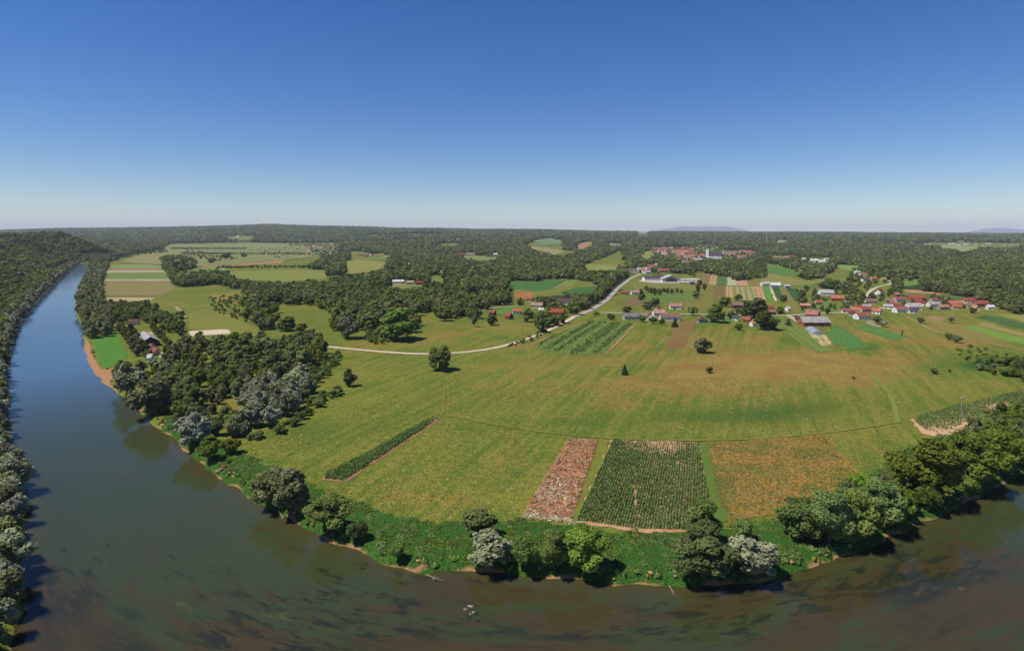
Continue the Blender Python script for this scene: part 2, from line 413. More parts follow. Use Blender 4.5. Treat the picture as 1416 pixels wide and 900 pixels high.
def crown_mesh(name, seed, kind, n, leaf, mats, wild=.55):
    """a crown about 12 m high (unit size), made of leaf sprays gathered in lobes"""
    r = R(seed); H = 12.0
    if kind == 'conifer':
        z = 1 - np.sqrt(r.uniform(0, 1, n)); z = .06 + .94 * z
        ph = r.uniform(0, 6.283, n); rad = (1 - z) * 2.9 * (1 + .22 * np.sin(z * 46)) * r.uniform(.55, 1.05, n) + .1
        C = np.stack([rad * np.cos(ph), rad * np.sin(ph), z * H], 1)
        N = np.stack([np.cos(ph), np.sin(ph), np.full(n, .55)], 1) + r.normal(0, .45, (n, 3))
        tint = r.uniform(0, 1, n); size = leaf * r.uniform(.6, 1.2, n) * (.5 + .6 * (1 - z))
    else:
        P = {'round': (44, 4.9, .50, .47), 'willow': (40, 5.0, .49, .46), 'tall': (20, 2.9, .55, .46), 'bush': (16, 5.6, .34, .36), 'lush': (36, 4.7, .5, .47)}[kind]
        m, W, cz, rz = P
        lob = []
        for k in range(m):
            d = r.normal(size=3); d /= np.linalg.norm(d); q = r.uniform(.3, .97)
            if kind in ('bush',) : d[2] = abs(d[2])
            rr = W * r.uniform(.2, .38)
            taper = 1.0 if d[2] < 0 else 1 - .18 * d[2]
            lob.append((d[0] * q * (W - rr * .6) * taper, d[1] * q * (W - rr * .6) * taper, H * cz + d[2] * q * (H * rz - rr * .5), rr))
        lob = np.array(lob + [(0, 0, H * cz, W * .5)])
        pr = lob[:, 3] ** 2; pr /= pr.sum()
        i = r.choice(len(lob), n, p=pr)
        d = r.normal(size=(n, 3)); d[:, 2] += .35; d /= np.linalg.norm(d, axis=1)[:, None]
        rad = lob[i, 3] * (1 - .55 * r.uniform(0, 1, n) ** 2.2)
        C = lob[i, :3] + d * rad[:, None] * np.array([1, 1, .92])
        if kind == 'willow': C[:, 2] -= .06 * (C[:, 0] ** 2 + C[:, 1] ** 2) ** .5 * r.uniform(0, 2, n)
        C[:, 2] = np.maximum(C[:, 2], .25 + r.uniform(0, .6, n))
        N = d + r.normal(0, wild, (n, 3)) + np.array([0, 0, .35])
        tl = r.uniform(0, 1, len(lob)); tint = np.clip(.55 * tl[i] + .45 * r.uniform(0, 1, n), 0, 1)
        size = leaf * r.uniform(.55, 1.25, n)
    N /= np.linalg.norm(N, axis=1)[:, None] + 1e-9
    V = leaf_quads(C, N, size, r)
    F4 = np.arange(len(V), dtype=np.int32).reshape(-1, 4)
    me = mesh_np(name, V, F4, mats)
    me.attributes.new('tint', 'FLOAT', 'POINT').data.foreach_set('value', np.repeat(tint, 4).astype(np.float32))
    return me

def tubes_mesh(name, paths, mats, sides=6):
    V = []; Fc = []
    for pts, rad in paths:
        pts = np.array(pts, float); base = len(V)
        for k, p in enumerate(pts):
            d = pts[min(k + 1, len(pts) - 1)] - pts[max(k - 1, 0)]; d /= np.linalg.norm(d) + 1e-9
            a = np.cross(d, (0.3, .9, .2)); a /= np.linalg.norm(a) + 1e-9; b = np.cross(d, a)
            for s in range(sides):
                t = 6.283 * s / sides; V.append(p + (a * math.cos(t) + b * math.sin(t)) * rad[k])
        for k in range(len(pts) - 1):
            for s in range(sides):
                Fc.append((base + k * sides + s, base + k * sides + (s + 1) % sides, base + (k + 1) * sides + (s + 1) % sides, base + (k + 1) * sides + s))
        V.append(pts[-1] + (pts[-1] - pts[-2]) * .05)
        for s in range(sides): Fc.append((base + (len(pts) - 1) * sides + s, base + (len(pts) - 1) * sides + (s + 1) % sides, len(V) - 1))
    return mesh_np(name, np.array(V), Fc, mats, True)

def trunk_mesh(name, seed, kind):
    r = R(seed + 900); paths = []
    th = 10.5 if kind == 'conifer' else 6.2
    lean = r.uniform(-.5, .5, 2)
    z = np.linspace(-.4, th, 6)
    paths.append((np.stack([lean[0] * (z / th) ** 2, lean[1] * (z / th) ** 2, z], 1), np.linspace(.38, .12, 6) * (1.15 if kind == 'willow' else 1)))
    for k in range(0 if kind == 'conifer' else 5):
        a = k * 1.256 + r.uniform(-.4, .4); z0 = r.uniform(1.6, 4.6); L = r.uniform(2.2, 3.4)
        q = np.linspace(0, 1, 4)
        paths.append((np.stack([math.cos(a) * L * q, math.sin(a) * L * q, z0 + q * L * r.uniform(.7, 1.3)], 1), np.linspace(.17, .05, 4)))
    return tubes_mesh(name, paths, (MATS['bark'],), 6)

SPEC = {   # species: crown shape, leaf material, noun, category
 'oak': ('round', 'leaf_dark'), 'ash': ('lush', 'leaf_green'), 'willow': ('willow', 'leaf_silver'), 'greywillow': ('willow', 'leaf_olive'),
 'poplar': ('tall', 'leaf_dark'), 'spruce': ('conifer', 'leaf_spruce'), 'bush': ('bush', 'leaf_bush'), 'darkbush': ('bush', 'leaf_dark'), 'silverbush': ('bush', 'leaf_silver'),
}
CROWN = {}; TRUNK = {}
LODN = {'huge': (11000, .27), 'near': (4400, .45), 'mid': (800, .95), 'far': (130, 2.1)}
def plants_init():
    M = MATS
    M['bark'] = bark_material()
    M['leaf_dark'] = leaf_material('dark_leaves', alb(60, 78, 26), alb(134, 144, 62))
    M['leaf_green'] = leaf_material('green_leaves', alb(66, 92, 28), alb(134, 156, 66))
    M['leaf_olive'] = leaf_material('olive_leaves', alb(80, 92, 44), alb(146, 152, 92))
    M['leaf_silver'] = leaf_material('silver_leaves', alb(92, 102, 66), alb(164, 170, 134), .15)
    M['leaf_spruce'] = leaf_material('spruce_needles', alb(26, 42, 24), alb(56, 74, 44), .05)
    M['leaf_bush'] = leaf_material('bush_leaves', alb(62, 94, 28), alb(126, 150, 60))
    M['herb'] = leaf_material('herb_leaves', alb(72, 110, 30), alb(130, 160, 64), .35)
    M['drygrass'] = leaf_material('dry_stems', alb(186, 126, 80), alb(222, 188, 140), .3)
    M['redweed'] = leaf_material('red_weeds', alb(188, 118, 82), alb(216, 160, 118), .3)
    M['orangeweed'] = leaf_material('orange_weeds', alb(176, 128, 54), alb(206, 170, 80), .3)
    M['paleweed'] = leaf_material('pale_seed_heads', alb(204, 190, 140), alb(238, 226, 184), .3)
    M['maize'] = leaf_material('maize_leaves', alb(76, 116, 42), alb(138, 166, 84), .35)
    M['grass'] = leaf_material('tall_grass', alb(116, 128, 48), alb(160, 156, 78), .35)
    for sp, (shape, mat) in SPEC.items():
        for lod, (n, leaf) in LODN.items():
            if lod == 'huge' and sp not in ('oak', 'ash'): continue
            if shape == 'conifer': n = int(n * .8); leaf = leaf * .8
            CROWN[sp, lod] = [crown_mesh(f'{sp}_crown', hash_(sp) + 10 * v, shape, n, leaf, (M[mat],), {'huge': .5, 'near': .5, 'mid': .36, 'far': .22}[lod]) for v in range(2 if lod == 'huge' else 4)]
        TRUNK[sp] = [trunk_mesh(f'{sp}_trunk', hash_(sp) + v, shape) for v in range(2)]
def dims(sp):
    V = np.empty(len(CROWN[sp, 'near'][0].vertices) * 3, np.float32); CROWN[sp, 'near'][0].vertices.foreach_get('co', V); V = V.reshape(-1, 3)
    return np.percentile(V[:, 2], 99.5), 2 * np.percentile(np.hypot(V[:, 0], V[:, 1]), 94)
def hash_(s): return sum(ord(c) * (i + 3) for i, c in enumerate(s)) % 7919

# ------------------------------------------------------------------ scattering (stuff)
_PROTO = {}
def proto(me):
    if me.name not in _PROTO: _PROTO[me.name] = bpy.data.objects.new(me.name + '_source', me)
    return _PROTO[me.name]

def scatter(name, label, pts, scl, variants, seed=0, rot=None, idx=None):
    """one stuff object: the meshes in variants set out on many points"""
    pts = np.asarray(pts, np.float32)
    if len(pts) == 0: return
    r = R(seed + 5)
    me = bpy.data.meshes.new(name); me.vertices.add(len(pts)); me.vertices.foreach_set('co', pts.ravel())
    if rot is None: rot = r.uniform(0, 6.283, len(pts))
    if idx is None: idx = r.randint(0, len(variants), len(pts))
    me.attributes.new('rot', 'FLOAT', 'POINT').data.foreach_set('value', np.asarray(rot, np.float32))
    me.attributes.new('idx', 'INT', 'POINT').data.foreach_set('value', np.asarray(idx, np.int32))
    me.attributes.new('scl', 'FLOAT_VECTOR', 'POINT').data.foreach_set('vector', np.asarray(scl, np.float32).ravel())
    me.update()
    ob = link(name, me, label=label, kind='stuff')
    ng = bpy.data.node_groups.new(name + '_nodes', 'GeometryNodeTree')
    ng.interface.new_socket('Geometry', in_out='INPUT', socket_type='NodeSocketGeometry')
    ng.interface.new_socket('Geometry', in_out='OUTPUT', socket_type='NodeSocketGeometry')
    N, L = ng.nodes, ng.links
    gi, go = N.new('NodeGroupInput'), N.new('NodeGroupOutput')
    iop = N.new('GeometryNodeInstanceOnPoints'); join = N.new('GeometryNodeJoinGeometry')
    for me_ in reversed(variants):
        oi = N.new('GeometryNodeObjectInfo'); oi.inputs['Object'].default_value = proto(me_)
        g2 = N.new('GeometryNodeGeometryToInstance'); L.new(oi.outputs['Geometry'], g2.inputs[0]); L.new(g2.outputs[0], join.inputs[0])
    L.new(gi.outputs[0], iop.inputs['Points']); L.new(join.outputs[0], iop.inputs['Instance']); iop.inputs['Pick Instance'].default_value = True
    def named(nm, ty):
        a = N.new('GeometryNodeInputNamedAttribute'); a.data_type = ty; a.inputs[0].default_value = nm
        return [o for o in a.outputs if o.enabled][0]
    L.new(named('idx', 'INT'), iop.inputs['Instance Index'])
    cx = N.new('ShaderNodeCombineXYZ'); L.new(named('rot', 'FLOAT'), cx.inputs[2])
    e2r = N.new('FunctionNodeEulerToRotation'); L.new(cx.outputs[0], e2r.inputs[0]); L.new(e2r.outputs[0], iop.inputs['Rotation'])
    L.new(named('scl', 'FLOAT_VECTOR'), iop.inputs['Scale'])
    L.new(iop.outputs[0], go.inputs[0])
    ob.modifiers.new('scatter', 'NODES').node_group = ng
    return ob

# ------------------------------------------------------------------ where the woods, clearings, fields and roads are (survey points)
def A(*c): return [tuple(c[i:i + 2]) for i in range(0, len(c), 2)]
WOODS = [   # woods seen as a mass
 A(336,386,336,425,345,445,372,468,400,477,450,472,497,468,512,462,540,471,577,472,579,456,568,441,580,432,612,444,642,439,656,445,668,437,662,420,640,408,700,403,712,388,785,386,830,396,850,400,868,388,880,372,860,373,805,367,860,345,700,326,470,330,470,352,420,375,380,388),
 A(470,330,700,324,1500,327,1500,440,1416,437,1400,434,1375,425,1345,413,1315,406,1250,400,1236,395,1215,378,1190,372,1150,374,1140,390,1180,404,1150,402,1128,392,1105,384,1060,372,1040,362,1035,386,1020,388,965,375,930,386,905,380,870,372,860,345,470,345),
 A(236,327,340,327,470,327,470,336,400,336,340,335,236,337,222,341,222,327), A(60,322,225,330,224,345,190,350,150,357,112,363,100,345),                    # below the far ridge
 A(228,366,240,357,266,359,268,371,250,374,240,372), A(245,384,300,380,332,382,334,397,290,396,245,395),
 A(640,408,668,412,705,404,760,408,800,407,850,398,862,400,840,416,800,436,770,452,742,466,728,471,718,464,700,457,668,448,660,432),
 A(222,358,235,360,238,372,244,384,236,384,226,370), A(470,346,560,342,560,356,470,362),
]
CLEAR = [A(112,350,130,347,150,350,153,355,125,358,112,356), A(475,362,492,358,515,360,535,362,534,372,510,378,478,380), A(535,394,545,389,566,391,590,393,586,398,540,400),
 A(590,381,602,380,622,390,615,394,594,390), A(632,354,660,353,690,356,688,360,650,361), A(632,387,646,387,644,398,634,396), A(652,335,657,335,660,348,652,349),
 A(370,424,420,420,458,430,462,446,430,448,385,440), A(307,373,400,371,452,373,456,386,398,391.5,330,388), A(480,349,495,347,516,352,540,352,541,360,520,360,482,358),
 A(700,392,715,388,780,386,800,386,835,399,815,406,780,408,745,412,738,414,711,414), A(680,430,706,421,724,424,718,440,684,440),
 A(733,334,760,329,780,333,776,339,784,349,768,354,740,347,728,341), A(795,345,800,336,818,334,824,338,806,346), A(838,336,862,337,862,341,840,341), A(803,366,838,365,862,370,852,375,812,375),
 A(883,354,890,349,906,344,907,352,895,360), A(944,345,965,338,990,339,1003,343,1000,358,975,360,962,352), A(902,343,955,341,968,360,950,366,905,354), A(1000,346,1045,347,1045,356,1002,360),
 A(1040,363,1060,363,1095,371,1107,381,1085,383,1060,377,1045,373), A(1072,333,1088,332,1093,335,1075,337), A(1064,354,1095,352,1098,360,1066,360), A(1118,355,1150,356,1150,366,1116,366),
 A(1145,365,1180,366,1205,371,1202,378,1165,374), A(1242,385,1278,387,1272,394,1250,397), A(1295,339,1312,337,1352,341,1356,345,1330,350,1320,345,1300,345), A(1278,335,1412,336,1412,342,1380,343,1280,340),
 A(488,326,505,326,505,329,488,328), A(300,328,330,326,360,327,340,333,320,331), A(1050,376,1080,380,1110,388,1135,386,1145,378,1142,389,1115,397,1060,393,1052,386), A(1376,398,1388,397,1386,406,1377,407),
 A(880,320,900,320,900,326,878,327), A(770,347,790,346,800,350,775,354), A(620,330,640,329,640,333,622,333)]
FIELDS = [  # kind of field, outline, two colours, rows: (from, to, spacing m, third colour)
 ('meadow', A(165,363,195,352,236,344,300,344,340,349,236,367,210,366), (124,130,72), (138,124,84), None),
 ('meadow', A(226,345,236,338,340,336,470,336,472,352,420,357,330,366,268,369,236,367), (112,122,66), (130,128,80), None),
 ('grass_field', A(140,367,205,366,232,369,232,371,139,371), (128,142,88), (108,128,68), None),
 ('ploughed_field', A(139,371,225,371,224,374,139,374), (142,118,88), (130,110,78), None),
 ('hay_field', A(139,374,226,374,228,377,138,377.5), (162,158,118), (146,146,98), None),
 ('crop_field', A(139,377.5,236,377,240,386,140,386), (84,110,50), (104,124,58), ((140,381),(236,381),14,(122,130,70))),
 ('stubble_field', A(140,386,241,386,242,388.5,141,389), (168,156,116), (150,142,98), None),
 ('ploughed_field', A(141,389,243,388.5,244,391,141,392), (132,112,82), (120,104,70), None),
 ('fallow_field', A(137,392,244,391,240,400,222,409,142,409), (118,114,62), (136,114,74), ((140,400),(236,400),9,(126,126,72))),
 ('crop_field', A(140,409,218,409,212,411.3,139,411.5), (88,94,48), (104,104,56), None),
 ('stubble_field', A(139,411.5,215,411.3,205,417,141,417), (176,156,114), (160,146,98), None),
 ('ploughed_field', A(142,417.5,208,417,200,425,150,425), (138,112,72), (124,108,62), None),
 ('ploughed_field', A(268,367,300,361,360,360,395,359.5,390,364,340,367,285,370), (172,126,86), (150,120,82), None),
 ('grass_field', A(248,373,300,369,318,373,312,378,300,384,250,384), (106,132,60), (118,138,70), None),
 ('crop_field', A(250,375,305,374,303,378,250,379.5), (64,98,46), (78,108,50), None),
 ('meadow', A(310,376,400,373,450,375,452,385,397,390,330,386.5), (112,122,52), (128,130,62), None),
 ('meadow', A(475,363,492,359,515,361,534,363,533,371,510,377,478,379), (120,128,58), (140,130,72), None),
 ('meadow', A(590,381,602,380,622,390,615,393.5,594,389), (112,126,54), (98,120,48), None),
 ('meadow', A(634,354,660,354,690,357,686,360,650,361), (108,128,62), (126,132,76), None),
 ('lawn', A(536,394,545,390,566,391.5,588,393,586,398,540,400), (98,120,54), (140,128,84), None),
 ('sports_pitch', A(260,458,316,455,319,461.5,264,465), (206,190,166), (196,178,150), None),
 ('lawn', A(127,470,160,457,178,492,162,504,150,510,141,506,132,492), (74,122,42), (88,128,48), None),
 ('yard', A(212,489,246,482,250,484,234,497,222,495), (188,166,142), (174,156,130), None), ('yard', A(198,459.5,210,459.5,212,463,200,464.5), (200,170,132), (190,160,120), None),
 ('crop_field', A(700,392,715,388,780,387,784,391,770,398,745,403,712,400), (58,98,44), (70,108,50), ((705,397),(780,391),5,(76,112,54))),
 ('meadow', A(786,388,800,387,792,395,772,400), (106,122,56), (120,126,62), None), ('crop_field', A(775,404,800,397,825,396,835,400,815,405,780,407.5), (58,96,44), (72,106,50), None),
 ('ploughed_field', A(711,405,738,404,735,413,712,413), (164,112,68), (150,100,60), None), ('lawn', A(684,432,705,422,723,425,716,437,700,436), (78,120,50), (92,128,56), None),
 ('grass_field', A(733,334,760,329.5,778,333,775,338,745,340.5), (100,120,74), (112,128,80), None), ('hay_field', A(730,341,760,343,782,349,768,353.5,740,346), (152,136,92), (128,128,80), None),
 ('ploughed_field', A(795,345,800,337,818,334,822,338,805,345), (164,122,86), (148,124,86), None), ('meadow', A(838,337,860,338,850,340.3), (132,134,92), (124,130,86), None),
 ('meadow', A(803,366.5,838,365.5,862,370,852,374,812,374), (136,136,70), (118,128,62), None), ('meadow', A(883,353,890,349,906,344,906,352,895,360), (114,130,64), (130,134,74), None),
 ('meadow', A(872,395,890,391,930,392,968,393,960,400,930,399,880,402), (124,120,62), (110,116,54), None), ('grass_field', A(880,407,960,402,962,418,900,419), (90,112,48), (104,118,54), None),
 ('fallow_field', A(868,412,888,408,893,420,865,425), (124,98,72), (104,96,58), None), ('yard', A(884,389,905,391.5,968,390,968,386.5,930,386,890,384), (192,178,164), (180,166,150), None),
 ('fallow_field', A(936,446,966,440,948,478,918,486), (126,94,58), (120,108,56), None),
 ('ploughed_field', A(966,394,974,374,985,374,980,394), (130,108,66), (120,100,60), None), ('stubble_field', A(980,394,985,374,993.5,374.5,991,394.5), (174,148,108), (158,138,98), ((986,394),(989,375),7,(148,118,80))),
 ('crop_field', A(991,394.5,993.5,375,1005,375,1005,395), (68,100,48), (80,108,54), None), ('hay_field', A(1005,395,1006,375,1016,375,1019,395), (168,168,132), (152,156,116), None),
 ('ploughed_field', A(1020,395,1018,388,1032,388,1035,395), (180,140,112), (168,130,98), None), ('fallow_field', A(1035,395,1032,386,1050,386,1055,395), (126,112,62), (116,114,58), None),
 ('ploughed_field', A(987,415,985,396,1004,396,1003,410,998,416), (124,96,56), (114,100,54), None), ('stubble_field', A(1004,410,1004,396,1015,396,1014,413), (182,150,102), (164,140,94), ((1009,411),(1009,397),6,(150,120,80))),
 ('fallow_field', A(1014,414,1015,396,1042,396,1047,416), (132,132,76), (118,122,64), ((1030,414),(1027,397),8,(160,150,104))), ('stubble_field', A(1042,396,1054,396,1060,416,1048,416), (184,154,110), (166,140,98), ((1054,415),(1048,397),5,(146,112,78))),
 ('grass_field', A(1055,396,1064,396,1070,416,1060,416), (84,130,52), (92,134,56), None), ('ploughed_field', A(1064,396,1066,396,1075,416,1071,416), (204,188,152), (190,172,136), None),
 ('crop_field', A(1067,396,1076,396,1084,412,1075,414), (50,82,40), (62,92,46), None), ('fallow_field', A(1077,396,1088,398,1108,432,1090,432), (126,112,58), (116,114,54), None),
 ('crop_field', A(1087,398,1102,398,1115,414,1098,416), (48,84,46), (60,94,50), None), ('fallow_field', A(944,419,975,395,986,396,987,420,975,430,946,431), (122,112,54), (108,114,50), None),
 ('grass_field', A(1040,364,1060,364,1095,372,1105,380,1085,382,1060,376,1045,372), (96,130,58), (84,118,48), ((1045,366),(1100,378),14,(74,104,42))), ('meadow', A(1050,376,1080,380,1110,388,1135,386,1145,378,1140,388,1115,396,1060,392,1052,385), (130,128,66), (116,122,58), None),
 ('grass_field', A(1145,366,1180,367,1203,372,1200,377,1165,373), (108,140,64), (118,140,72), None), ('meadow', A(944,344.5,965,338.5,990,339.5,1001,343,985,346), (132,138,88), (120,130,78), None), ('meadow', A(1072,333.5,1088,332.5,1092,335,1075,336.3), (152,142,112), (140,136,100), None),
 ('ploughed_field', A(1248,401,1265,401,1318,406.5,1300,407,1255,404.5), (182,136,96), (168,128,90), None), ('crop_field', A(1255,405,1300,408,1335,411,1330,417,1300,414,1256,410), (64,98,46), (76,108,52), ((1258,407),(1330,414),10,(84,114,58))),
 ('grass_field', A(1243,386,1276,387.5,1270,393,1250,396), (94,130,56), (106,134,66), None), ('meadow', A(1296,340,1312,338,1350,341.5,1354,344,1330,349,1320,344.5,1300,344), (120,142,86), (130,140,92), None),
 ('grass_field', A(1180,453,1200,448,1255,465,1236,471), (80,118,54), (92,122,56), None), ('grass_field', A(1145,452,1160,450,1203,480,1176,486), (78,118,52), (98,120,54), ((1150,452),(1185,484),5,(66,104,46))),
 ('grass_field', A(1333,452,1345,450,1416,468,1460,478,1460,486,1400,473), (112,142,56), (104,136,52), None), ('crop_field', A(1345,438.5,1365,435,1460,458,1460,466,1416,455), (58,90,44), (70,100,50), ((1350,438),(1416,452),5,(82,108,58))),
 ('meadow', A(1372,433,1400,435,1460,440,1460,456,1416,446), (126,132,62), (140,132,72), None), ('grass_field', A(1074,440,1102,448,1155,485,1132,488,1098,470), (118,126,62), (104,122,54), ((1078,442),(1143,487),7,(96,116,50))),
 ('grass_field', A(1140,461,1160,452,1192,470,1182,481,1155,476), (68,114,50), (80,120,54), ((1150,456),(1180,478),4,(92,124,60))), ('seed_bed', A(1113,455,1119,454.5,1145,478,1137,479), (198,184,134), (184,168,118), ((1116,455),(1141,478),2.5,(140,128,80))),
 ('seed_bed', A(1133,464,1139,462.5,1152,476,1146,478), (198,184,134), (184,168,118), ((1136,463),(1149,477),2.5,(140,128,80))), ('lawn', A(976,437,1010,438,1015,447,972,449), (82,120,48), (96,124,54), None),
 ('lawn', A(1085,438,1115,430,1145,414,1165,425,1140,433), (90,120,54), (104,124,62), None), ('lawn', A(1060,446,1072,439,1086,440,1098,452,1088,458), (92,118,52), (104,122,56), None),
 ('seed_bed', A(1195,444,1205,443,1216,452,1205,453), (154,138,112), (142,128,100), None), ('fallow_field', A(1290,436,1308,440,1300,445,1278,440), (152,120,82), (140,122,76), None),
 ('fallow_field', A(1360,445,1416,461,1416,466,1350,449), (150,132,84), (132,126,70), None), ('fallow_field', A(1270,440,1345,453,1400,473,1330,468), (134,118,62), (120,118,56), None),
 ('weed_field', A(787,606,828,608,790,722,722,713), (168,112,76), (128,98,58), None), ('maize_field', A(845,608,966,612,983,700,960,737,880,735,794,723), (194,154,120), (172,132,98), None),
 ('grass_track', A(829,608,844,608,800,720,789,722), (122,120,48), (108,116,44), None), ('weed_field', A(978,612,1065,607,1140,600,1192,660,1085,708,1008,722,990,690), (160,118,54), (124,112,50), None),
 ('grass_track', A(967,612,977,613,1009,720,985,724), (86,112,44), (98,116,48), None), ('maize_field', A(447,663,449,656,600,577,610,577,603,585,478,666), (156,116,84), (134,104,74), None),
 ('maize_field', A(1258,581,1300,568,1416,539,1460,528,1460,555,1416,570,1350,588,1300,606,1275,599), (204,166,130), (186,146,110), None),
 ('ploughed_field', A(300,352,420,349,440,351,330,355), (158,140,104), (140,132,92), None), ('grass_field', A(280,345,380,342,430,344,300,348), (108,122,72), (122,130,82), None), ('hay_field', A(432,338,470,337,471,343,430,345), (166,146,116), (150,140,100), None), ('fallow_field', A(240,358,300,354,296,358,250,362), (112,118,66), (128,126,76), None),
 ('meadow', A(262,432,330,440,372,466,322,464,318,456,262,456), (112,122,50), (124,118,56), None), ('fallow_field', A(292,408,335,406,338,414,300,418), (140,118,58), (122,118,56), None),
 ('garden_field', A(738,482,750,470,800,449,818,443,876,447,862,465,836,488,795,491), (98,120,54), (84,110,46), ((740,484),(812,444),3.2,(120,128,70))),
]
ROADS = [ # name, line, width, colours, label
 ('gravel_road', A(335,472,363,471,400,473,440,479,472,481.5,530,487,590,491.5,640,490.5,675,486,700,480,712,475,730,468,755,459,775,449,796,437), 4.6, (216,196,178), (198,174,152)),
 ('road', A(794,438,815,430,838,416,855,398,872,385,888,378,905,371), 7.2, (172,162,156), (160,150,144)), ('road', A(828,432,870,434.5,944,434,1000,435,1085,437,1140,433,1180,432,1212,427,1240,424), 5.0, (192,180,166), (178,166,150)),
 ('lane', A(1197,412,1203,402,1215,396,1230,394,1234,390,1228,388), 4.5, (206,196,176), (190,178,156)), ('lane', A(1090,436.5,1098,441,1108,448), 5.0, (190,178,160), (176,164,144)), ('lane', A(1165,413,1171,419,1174,425), 6.0, (206,200,190), (190,180,170)),
 ('dirt_path', A(1255,438,1290,458,1320,466,1360,475,1416,483,1470,492), 2.6, (166,142,98), (146,128,80)), ('dirt_path', A(243,424,252,434,256,445,254,452,250,456,254,466,244,482), 3.6, (154,128,88), (170,150,112)),
 ('dirt_path', A(430,338,427,345,424,352,417,358), 9.0, (168,146,112), (156,134,98)), ('dirt_path', A(468,338,466,344,469,349), 9.0, (200,186,160), (190,170,140)), ('dirt_path', A(784,389,776,394,767,399), 3.0, (174,142,94), (160,132,84)),
 ('grass_track', A(1207,521,1228,538,1238,555,1241,584), 2.6, (124,134,60), (112,126,52)), ('grass_track', A(614,574,700,591,780,604.5,860,609.5,970,611,1080,606.5,1160,598.5,1245,583), 1.3, (124, 124, 54), (130, 126, 58)),
 ('grass_track', A(613,530,616,548,613,572), .6, (138, 124, 64), (128, 122, 58)), ('grass_track', A(619,530,622,548,620,570), .5, (138, 124, 64), (128, 122, 58)), ('dirt_path', A(245,484,238,486,226,490), 4.5, (204,186,168), (190,170,148)),
 ('dirt_path', A(735,478,760,465,805,446,830,441), 2.0, (170,132,88), (150,126,76)), ('dirt_path', A(838,489,862,466,880,446), 1.8, (162,130,82), (148,124,70)), ('lane', A(664,430,690,423,725,423), 4, (176,166,150), (160,150,130)),
 ('lane', A(1050,386,1100,400,1140,402,1160,404), 3, (176,160,128), (150,140,96)),
]

def field_material(name, c1, c2, rows, fine=1.0):
    t = NT(name); p = t.pos()
    n = t.noise(p, .05 * fine, 6, .7, .4); f = t.noise(p, .5 * fine, 4, .7); g = t.noise(p, 2.2 * fine, 3, .7)
    c = t.mix(t.ramp(t.math('ADD', t.math('MULTIPLY', n, .65), t.math('MULTIPLY', f, .35)), .4, .6), alb(*c1), alb(*c2))
    if rows:
        w = G([rows[0], rows[1]]); d = w[1] - w[0]; a = math.atan2(d[1], d[0])
        q = t.sep(t.mapv(p, (1, 1, 1), -a))
        wv = t.math('SINE', t.math('MULTIPLY', t.math('ADD', q[1], t.math('MULTIPLY', f, .5)), 6.283 / rows[2]))
        sn = t.noise(t.comb(t.math('MULTIPLY', q[0], .01), t.math('MULTIPLY', q[1], 1.3 / rows[2])), 1.0, 3)
        c = t.mix(t.math('MULTIPLY', t.ramp(t.math('ADD', wv, t.math('MULTIPLY', t.math('SUBTRACT', sn, .5), 2.2)), -.3, .7), .8), c, alb(*rows[3]))
    br = t.math('ADD', t.ramp(g, .3, .7, .78, 1.22), t.math('MULTIPLY', t.math('SUBTRACT', f, .5), .35))
    c = t.n('ShaderNodeVectorMath', operation='SCALE', ins={0: c, 'Scale': br}).outputs[0]
    return t.done(t.bsdf(c, .95, .08, t.bump(t.math('ADD', f, g), .5, .3)))

def sheet(name, W, mat, lift, label, kind='structure', rag=.0, seed=0):
    """a sheet of ground lying on the land: outline W in metres"""
    r = R(seed + 77)
    P = []
    Yc = max(60., W[:, 1].mean()); step = max(1.5, Yc * .012)
    for a, b in zip(W, np.roll(W, -1, 0)):
        n = max(1, int(np.linalg.norm(b - a) / step))
        for k in range(n):
            q = a + (b - a) * k / n
            P.append(q + r.normal(0, rag, 2) if rag else q)
    P = np.array(P); nb = len(P)
    lo, hi = W.min(0), W.max(0); g = max(3.0, Yc * .02)
    if Yc > 1300:
        gx, gy = np.meshgrid(np.arange(lo[0], hi[0], g), np.arange(lo[1], hi[1], g * 2)); Q = np.stack([gx.ravel(), gy.ravel()], 1)
        if len(Q): Q = Q[inside(Q, P)]
        if len(Q): Q = Q[segdist(Q, P, True)[0] > g * .4]; P = np.vstack([P, Q])
    tri = delaunay_2d_cdt([Vector((float(x), float(y))) for x, y in P], [(i, (i + 1) % nb) for i in range(nb)], [], 1, 1e-5)
    V = np.array([(v.x, v.y) for v in tri[0]]); z = hfun(V[:, 0], V[:, 1]) + lift + np.maximum(0, Yc - 1300) * .0007
    z += np.where(V[:, 1] < 900, .12 * vnoise(V[:, 0], V[:, 1], 60, 3, 2), 0)
    me = mesh_np(name, np.column_stack([V, z]), [list(f) for f in tri[2]], (mat,), True)
    return link(name, me, kind=kind, label=label)

def ribbon(line, w):
    L = []
    for a, b in zip(line[:-1], line[1:]):
        n = max(1, int(np.linalg.norm(b - a) / 12))
        for k in range(n): L.append(a + (b - a) * k / n)
    L.append(line[-1]); L = np.array(L)
    for _ in range(6): L[1:-1] = (L[:-2] + 2 * L[1:-1] + L[2:]) / 4
    t = np.gradient(L, axis=0); t /= np.linalg.norm(t, axis=1)[:, None] + 1e-9; n = np.stack([-t[:, 1], t[:, 0]], 1)
    return L, n

